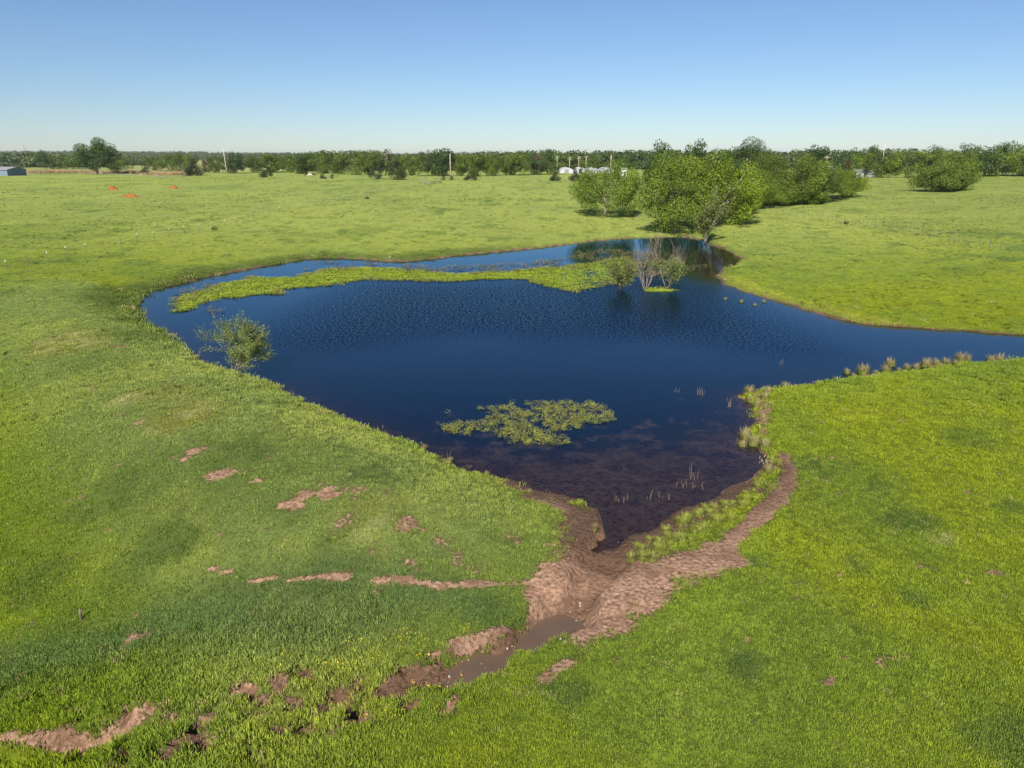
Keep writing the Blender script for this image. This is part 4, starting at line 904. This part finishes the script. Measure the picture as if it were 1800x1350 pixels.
# ------------------------------------------------------------------ utility poles
def pole(px, py, hpx, label, arms=1, at=None, lean=0., group=None):
    p = G(px, py) if at is None else np.array([at[0], at[1], gz(*at)]); h = hpx * depth_of(p) / FPX
    e = empty('utility_pole', (p[0], p[1], p[2])); e.rotation_euler = (0, lean, 0)
    mb = MB(); mb.tube([(0, 0, -.5), (0, 0, h * .5), (0, 0, h)], [.19, .165, .13], 9); obj('pole', mb.mesh('pole', M_pole, True), e)
    for k in range(arms):
        zz = h - .5 - .9 * k; mb = MB(); mb.box(-1.2, 1.2, -.20, -.135, zz, zz + .12); a = obj('crossarm', mb.mesh('crossarm', M_pole), e)
        for sx in (-1.05, -.45, .45, 1.05):
            mb = MB(); mb.tube([(sx, -.17, zz + .12), (sx, -.17, zz + .2), (sx, -.17, zz + .3)], [.05, .07, .03], 6); obj('insulator', mb.mesh('insulator', M_stone), a)
    tag(e, label, 'utility pole', group); return e
pole(400, 308, 46, 'tall pale pole leaning slightly beside the dense dark round tree', 0, lean=-.06)
pole(792, 312, 40, 'pale wooden pole among the far tree line left of the dark cedar', 0)
for px, Y, h, arms in [(979, 430, 28, 1), (1001, 440, 25, 2), (1017, 470, 24, 2), (1029.5, 400, 32, 1), (1073, 380, 36, 0)]:
    pole(px, 0, h, 'pale utility pole standing beside the white hoop shelters', arms, at=at_dist(px, Y), group='poles by the hoop shelters')
pole(1449, 0, 42, 'utility pole with crossarm in front of the grey house', 1, at=at_dist(1449, 300))
pole(1548, 0, 54, 'utility pole whose crossarm tops the right-hand hedgerow', 2, at=at_dist(1548, 400))

# ------------------------------------------------------------------ buildings and shelters
def hoop(px, Y, wpx, hpx, label, door=False):
    at = at_dist(px, Y); p = np.array([at[0], at[1], gz(*at)]); d = depth_of(p); W = wpx * d / FPX / 2; H = hpx * d / FPX; Ln = 14
    e = empty('hoop_shelter', (p[0], p[1], p[2])); n = 14; mb = MB()
    ring = [(-W * math.cos(math.pi * k / n), H * math.sin(math.pi * k / n) ** .75) for k in range(n + 1)]
    V = [(x, 0, z) for x, z in ring] + [(x, Ln, z) for x, z in ring]
    mb.add(V, [(k, k + 1, n + 2 + k, n + 1 + k) for k in range(n)]); obj('cover', mb.mesh('cover', M_cover, True), e)
    for yy, nm in ((.15, 'front_wall'), (Ln - .15, 'back_wall')):
        mb = MB(); mb.add([(x * .985, yy, z * .985) for x, z in ring], [tuple(range(n + 1))]); obj(nm, mb.mesh(nm, M_grey_wall), e)
    for k in range(5):
        mb = MB(); mb.tube([(x * 1.006, .1 + k * Ln / 4.05, z * 1.006 + .01) for x, z in ring], [.05] * (n + 1), 4); obj('hoop', mb.mesh('hoop', M_grey_wall), e)
    mb = MB(); mb.box(-W * .28, W * .28, .05, .13, -.1, H * .72); obj('door', mb.mesh('door', M_dark if door else M_cover), e)
    tag(e, label, 'shelter', None if door else 'hoop shelters without an open doorway')
hoop(996, 420, 25, 9.5, 'white round-topped hoop shelter among the poles beyond the far pasture')
hoop(1020, 422, 20, 9.5, 'white round-topped hoop shelter with a dark doorway beyond the far pasture', True)
hoop(1042, 418, 25, 9.5, 'white round-topped hoop shelter among the poles beyond the far pasture')
hoop(1067, 420, 24, 9.5, 'white round-topped hoop shelter among the poles beyond the far pasture')
def house(name, px, Y, wpx, hpx, dep, roof_h, wall, roof, label, cat='building', ridge_x=True, doors=1, windows=2):
    at = at_dist(px, Y); p = np.array([at[0], at[1], gz(*at)]); d = depth_of(p); W = wpx * d / FPX / 2; H = hpx * d / FPX
    e = empty(name, (p[0], p[1], p[2])); mb = MB(); mb.box(-W, W, 0, dep, -.3, H); obj('wall', mb.mesh('wall', wall), e)
    mb = MB(); o = .35; t = .12
    for sgn in (0, 1):
        y0, y1 = (-o, dep / 2) if sgn == 0 else (dep + o, dep / 2)
        za, zb = H + .01, H + roof_h
        V = [(-W - o, y0, za), (W + o, y0, za), (W + o, y1, zb), (-W - o, y1, zb), (-W - o, y0, za + t), (W + o, y0, za + t), (W + o, y1, zb + t), (-W - o, y1, zb + t)]
        mb.add(V, [(0,3,2,1),(4,5,6,7),(0,1,5,4),(1,2,6,5),(2,3,7,6),(3,0,4,7)])
    obj('roof', mb.mesh('roof', roof), e)
    mb = MB(); mb.add([(-W, .002, H), (-W, dep / 2, H + roof_h), (-W, dep - .002, H), (W, .002, H), (W, dep / 2, H + roof_h), (W, dep - .002, H)], [(0, 1, 2), (5, 4, 3)]); obj('gable', mb.mesh('gable', wall), e)
    for k in range(doors):
        mb = MB(); x0 = -W * .15 + k * W * .6; mb.box(x0, x0 + 1.0, -.05, .03, -.1, min(2.1, H * .8)); obj('door', mb.mesh('door', M_dark), e)
    for k in range(windows):
        mb = MB(); x0 = -W * .75 + k * W * 1.1; mb.box(x0, x0 + 1.1, -.04, .03, 1.0, min(2.0, H * .82)); f = obj('window', mb.mesh('window', M_white), e)
        mb = MB(); mb.box(x0 + .08, x0 + 1.02, -.055, -.042, 1.08, min(1.92, H * .82 - .08)); obj('pane', mb.mesh('pane', M_dark), f)
    tag(e, label, cat)
house('metal_barn', -48, 356, 124, 9.5, 14, 1.3, M_metal_wall, M_cover, 'long blue-grey metal barn with pale roof left of the stock pens', 'barn', windows=0)
house('white_shed', 1097, 372, 10, 13, 5, .5, M_white, M_cover, 'narrow white shed at the end of the hoop shelters', 'shed', windows=0)
house('grey_house', 1453, 318, 22, 16, 9, 1.6, M_grey_wall, M_cover, 'grey house with pale roof behind the row of trees', 'house')
house('low_shed', 1520, 350, 30, 9, 6, 1.0, M_grey_wall, M_cover, 'low pale-roofed shed behind the hedgerow', 'shed', windows=1)
# stock trailer by the barn
p = G(4, 308); e = empty('stock_trailer', (p[0], p[1], p[2])); 
mb = MB(); mb.box(-2.6, 2.6, -1, 1, .55, 2.1); obj('body', mb.mesh('body', M_white), e)
for zz in (1.0, 1.45, 1.8):
    mb = MB(); mb.box(-2.4, 2.4, -1.015, -1.003, zz, zz + .16); obj('vent_slot', mb.mesh('vent_slot', M_dark), e)
for xx in (-.5, .5):
    for yy in (-.95, .95):
        mb = MB(); mb.tube([(xx, yy - .1, .36), (xx, yy + .1, .36)], [.38, .38], 14); obj('wheel', mb.mesh('wheel', M_dark), e)
mb = MB(); mb.tube([(2.6, 0, .6), (3.9, 0, .55)], [.07, .06], 6); mb.tube([(3.8, 0, .55), (3.8, 0, -.02)], [.05, .05], 6); obj('tow_bar', mb.mesh('tow_bar', M_steel), e)
tag(e, 'small white stock trailer parked in front of the metal barn', 'trailer')
# radio mast
at = at_dist(47, 1500); e = empty('radio_mast', (at[0], at[1], gz(*at))); mb = MB()
for a in range(3): mb.tube([(math.cos(a * 2.1) * .9, math.sin(a * 2.1) * .9, -1), (math.cos(a * 2.1) * .35, math.sin(a * 2.1) * .35, 32)], [.14, .1], 4)
obj('legs', mb.mesh('legs', M_wire), e); mb = MB()
for k in range(11):
    r1 = .9 - .05 * k; r2 = r1 - .05
    for a in range(3): mb.tube([(math.cos(a * 2.1) * r1, math.sin(a * 2.1) * r1, k * 2.9), (math.cos((a + 1) * 2.1) * r2, math.sin((a + 1) * 2.1) * r2, k * 2.9 + 2.9)], [.05, .05], 3)
obj('bracing', mb.mesh('bracing', M_wire), e); tag(e, 'thin lattice radio mast on the far left skyline', 'mast')

# ------------------------------------------------------------------ red dirt mounds
def mound(px, py, wpx, hpx, seed, label):
    p = G(px, py); d = depth_of(p); W = wpx * d / FPX / 2; H = hpx * d / FPX; n = 26
    V = []; F = []
    for i in range(n + 1):
        for j in range(n + 1):
            u, v = i / n * 2 - 1, j / n * 2 - 1; r = math.hypot(u, v); k = float(1 - sst(.25, 1.0, np.array(r + (vn(u * 2.3, v * 2.3, seed) - .5) * .5)))
            zz = H * .8 * k * (.2 + 1.5 * float(fbm(np.array(u), np.array(v), .30, 3, seed))) - .12
            V.append((u * W * 1.15, v * W * .8, zz))
    for i in range(n):
        for j in range(n): a = i * (n + 1) + j; F.append((a, a + n + 1, a + n + 2, a + 1))
    me = fast_mesh('dirt_mound', V, F, M_reddirt, False); o = obj('dirt_mound', me, None, (p[0], p[1], gz(p[0], p[1]))); tag(o, label, 'dirt mound')
mound(198, 334, 19, 9, 1, 'tallest pile of bright red dirt on the left pasture')
mound(230, 346, 30, 6, 2, 'low flat spread of red dirt nearest the wire fence')
mound(306, 331, 17, 6, 3, 'small red dirt pile right of the tallest one')

# stones in the mud
ST = []
for i in range(3):
    bm = bmesh.new(); bmesh.ops.create_icosphere(bm, subdivisions=1, radius=.5)
    for v in bm.verts: v.co *= .7 + .6 * tr_rng.random()
    me = bpy.data.meshes.new('stone'); bm.to_mesh(me); bm.free(); me.materials.append(M_stone); ST.append(me)
for i, (px, py) in enumerate([(1060,1046),(1085,1043),(1002,1076),(1013,1092),(1055,1078),(994,1085),(1020,1065),(900,1136),(892,1140),(845,1152),(790,1190),(1313,848),(1336,852),(1175,922),(1087,953),(985,1123),(992,1128),(1020,1060),(990,1062),(540,872),(1475,1020),(1308,745)]):
    p = G(px, py); s_ = tr_rng.uniform(.05, .11); o = obj('stone', ST[i % 3], None, (p[0], p[1], p[2] + s_ * .1)); o.scale = (s_ * 1.4, s_, s_ * .7); o.rotation_euler = (0, 0, tr_rng.uniform(0, 6))
    tag(o, 'small pale stone lying on the muddy ground near the spillway', 'stone', 'pale stones in the mud')
# stake in the grass
p = G(143, 1090); mb = MB(); mb.tube([(0, 0, -.2), (.01, 0, .25), (.03, 0, .48)], [.05, .045, .04], 7); o = obj('wooden_stake', mb.mesh('wooden_stake', M_bark, True), None, p); tag(o, 'short dark wooden stake standing in the grass below the dam', 'stake')

# ------------------------------------------------------------------ animals
def skin(name, verts, edges, mat, parent, sub=1):
    me = bpy.data.meshes.new(name); me.from_pydata([v[:3] for v in verts], edges, []); o = obj(name, me, parent); me.materials.append(mat)
    md = o.modifiers.new('skin', 'SKIN'); 
    for i, v in enumerate(verts): me.skin_vertices[0].data[i].radius = (v[3], v[3]); me.skin_vertices[0].data[i].use_root = (i == 0)
    s_ = o.modifiers.new('sub', 'SUBSURF'); s_.levels = sub; s_.render_levels = sub
    return o
def cow(px, py, rz, mat, label, graze):
    p = G(px, py); e = empty('cow', (p[0], p[1], p[2]), rz)
    hz = .35 if graze else 1.45
    V = [(-.75, 0, 1.05, .30), (-.2, 0, 1.0, .36), (.45, 0, 1.02, .34), (.8, 0, 1.15, .22), (1.1, 0, (1.15 + hz) / 2, .15), (1.3, 0, hz, .13), (1.55, 0, hz - .12, .09)]
    E = [(0, 1), (1, 2), (2, 3), (3, 4), (4, 5), (5, 6)]
    for a, x0, s1 in ((0, -.8, 1), (0, -.75, -1), (2, .5, 1), (2, .55, -1)):
        o = len(V); bk = -.08 if a == 0 else .05
        V += [(x0, s1 * .22, .75, .14), (x0 + bk, s1 * .22, .42, .08), (x0, s1 * .22, .10, .06), (x0 + .03, s1 * .22, .03, .065)]; E += [(a, o), (o, o + 1), (o + 1, o + 2), (o + 2, o + 3)]
    o = len(V); V += [(-1.02, 0, 1.1, .06), (-1.1, 0, .6, .03)]; E += [(0, o), (o, o + 1)]
    skin('body', V, E, mat, e)
    for s1 in (-1, 1):
        mb = MB(); mb.add([(1.25, s1 * .1, hz + .08), (1.22, s1 * .3, hz + .1), (1.3, s1 * .28, hz + .02), (1.2, s1 * .2, hz + .0)], [(0, 1, 2), (0, 3, 1), (0, 2, 3), (1, 3, 2)]); obj('ear', mb.mesh('ear', mat), e)
    tag(e, label, 'cow')
cow(539, 310, .3, M_hide_d, 'dark cow standing left of the white one before the far tree line', False)
cow(545, 310.5, 2.9, M_hide_w, 'white cow standing before the far tree line', True)
cow(550, 309.5, .1, M_hide_d, 'dark cow grazing right of the white one before the far tree line', True)
# bird on the willow shrub: sits on the stem that comes nearest its place
wsh = bpy.data.objects['willow_shrub']; st = [c for c in wsh.children if c.name.startswith('stems')][0]
best = None
for v in st.data.vertices:
    q = v.co + Vector(wsh.location); d = q.y * CP + (CAM_H - q.z) * SP
    sx = 900 + FPX * q.x / d; sy = 675 - FPX * (-q.y * (-SP) + (q.z - CAM_H) * CP) / d
    k = (sx - 447) ** 2 + (sy - 585) ** 2
    if best is None or k < best[0]: best = (k, q.copy())
b = best[1]; e = empty('perched_bird', (b.x, b.y, b.z))
skin('body', [(0, 0, .12, .05), (.05, 0, .17, .055), (.10, 0, .23, .04), (.13, 0, .26, .038), (.19, 0, .26, .01), (-.08, 0, .07, .025), (-.2, 0, .0, .02)], [(0, 1), (1, 2), (2, 3), (3, 4), (0, 5), (5, 6)], M_bird, e)
for s1 in (-1, 1):
    mb = MB(); mb.tube([(.0, s1 * .02, .0), (.01, s1 * .02, .1)], [.006, .006], 4); obj('leg', mb.mesh('leg', M_bird), e)
    mb = MB(); mb.add([(.08, s1 * .055, .2), (-.1, s1 * .045, .07), (.02, s1 * .062, .11), (-.02, s1 * .03, .17)], [(0, 1, 2), (0, 3, 1), (0, 2, 3), (1, 3, 2)]); obj('wing', mb.mesh('wing', M_bird), e)
tag(e, 'small black bird perched on the top twigs of the willow shrub', 'bird')

# ------------------------------------------------------------------ air
HAZE = 0.00006
if HAZE > 0:
    mb = MB(); mb.box(-9700, 9700, -600, 12700, float(ZG.min()) - 1, max(float(ZG.max()) + 18, 45.))
    m = bpy.data.materials.new('haze'); m.use_nodes = True; nt = m.node_tree; nt.nodes.clear(); out = nt.nodes.new('ShaderNodeOutputMaterial')
    v = nt.nodes.new('ShaderNodeVolumePrincipled'); v.inputs['Color'].default_value = (.86, .92, 1, 1); v.inputs['Density'].default_value = HAZE; v.inputs['Anisotropy'].default_value = .2
    nt.links.new(v.outputs[0], out.inputs[1])
    hz = obj('haze', mb.mesh('haze', m)); tag(hz, 'thin pale haze that softens the far woods', 'haze', kind='stuff')
print('PROJECT', sum(len(o.data.polygons) for o in sc.objects if o.type == 'MESH'))
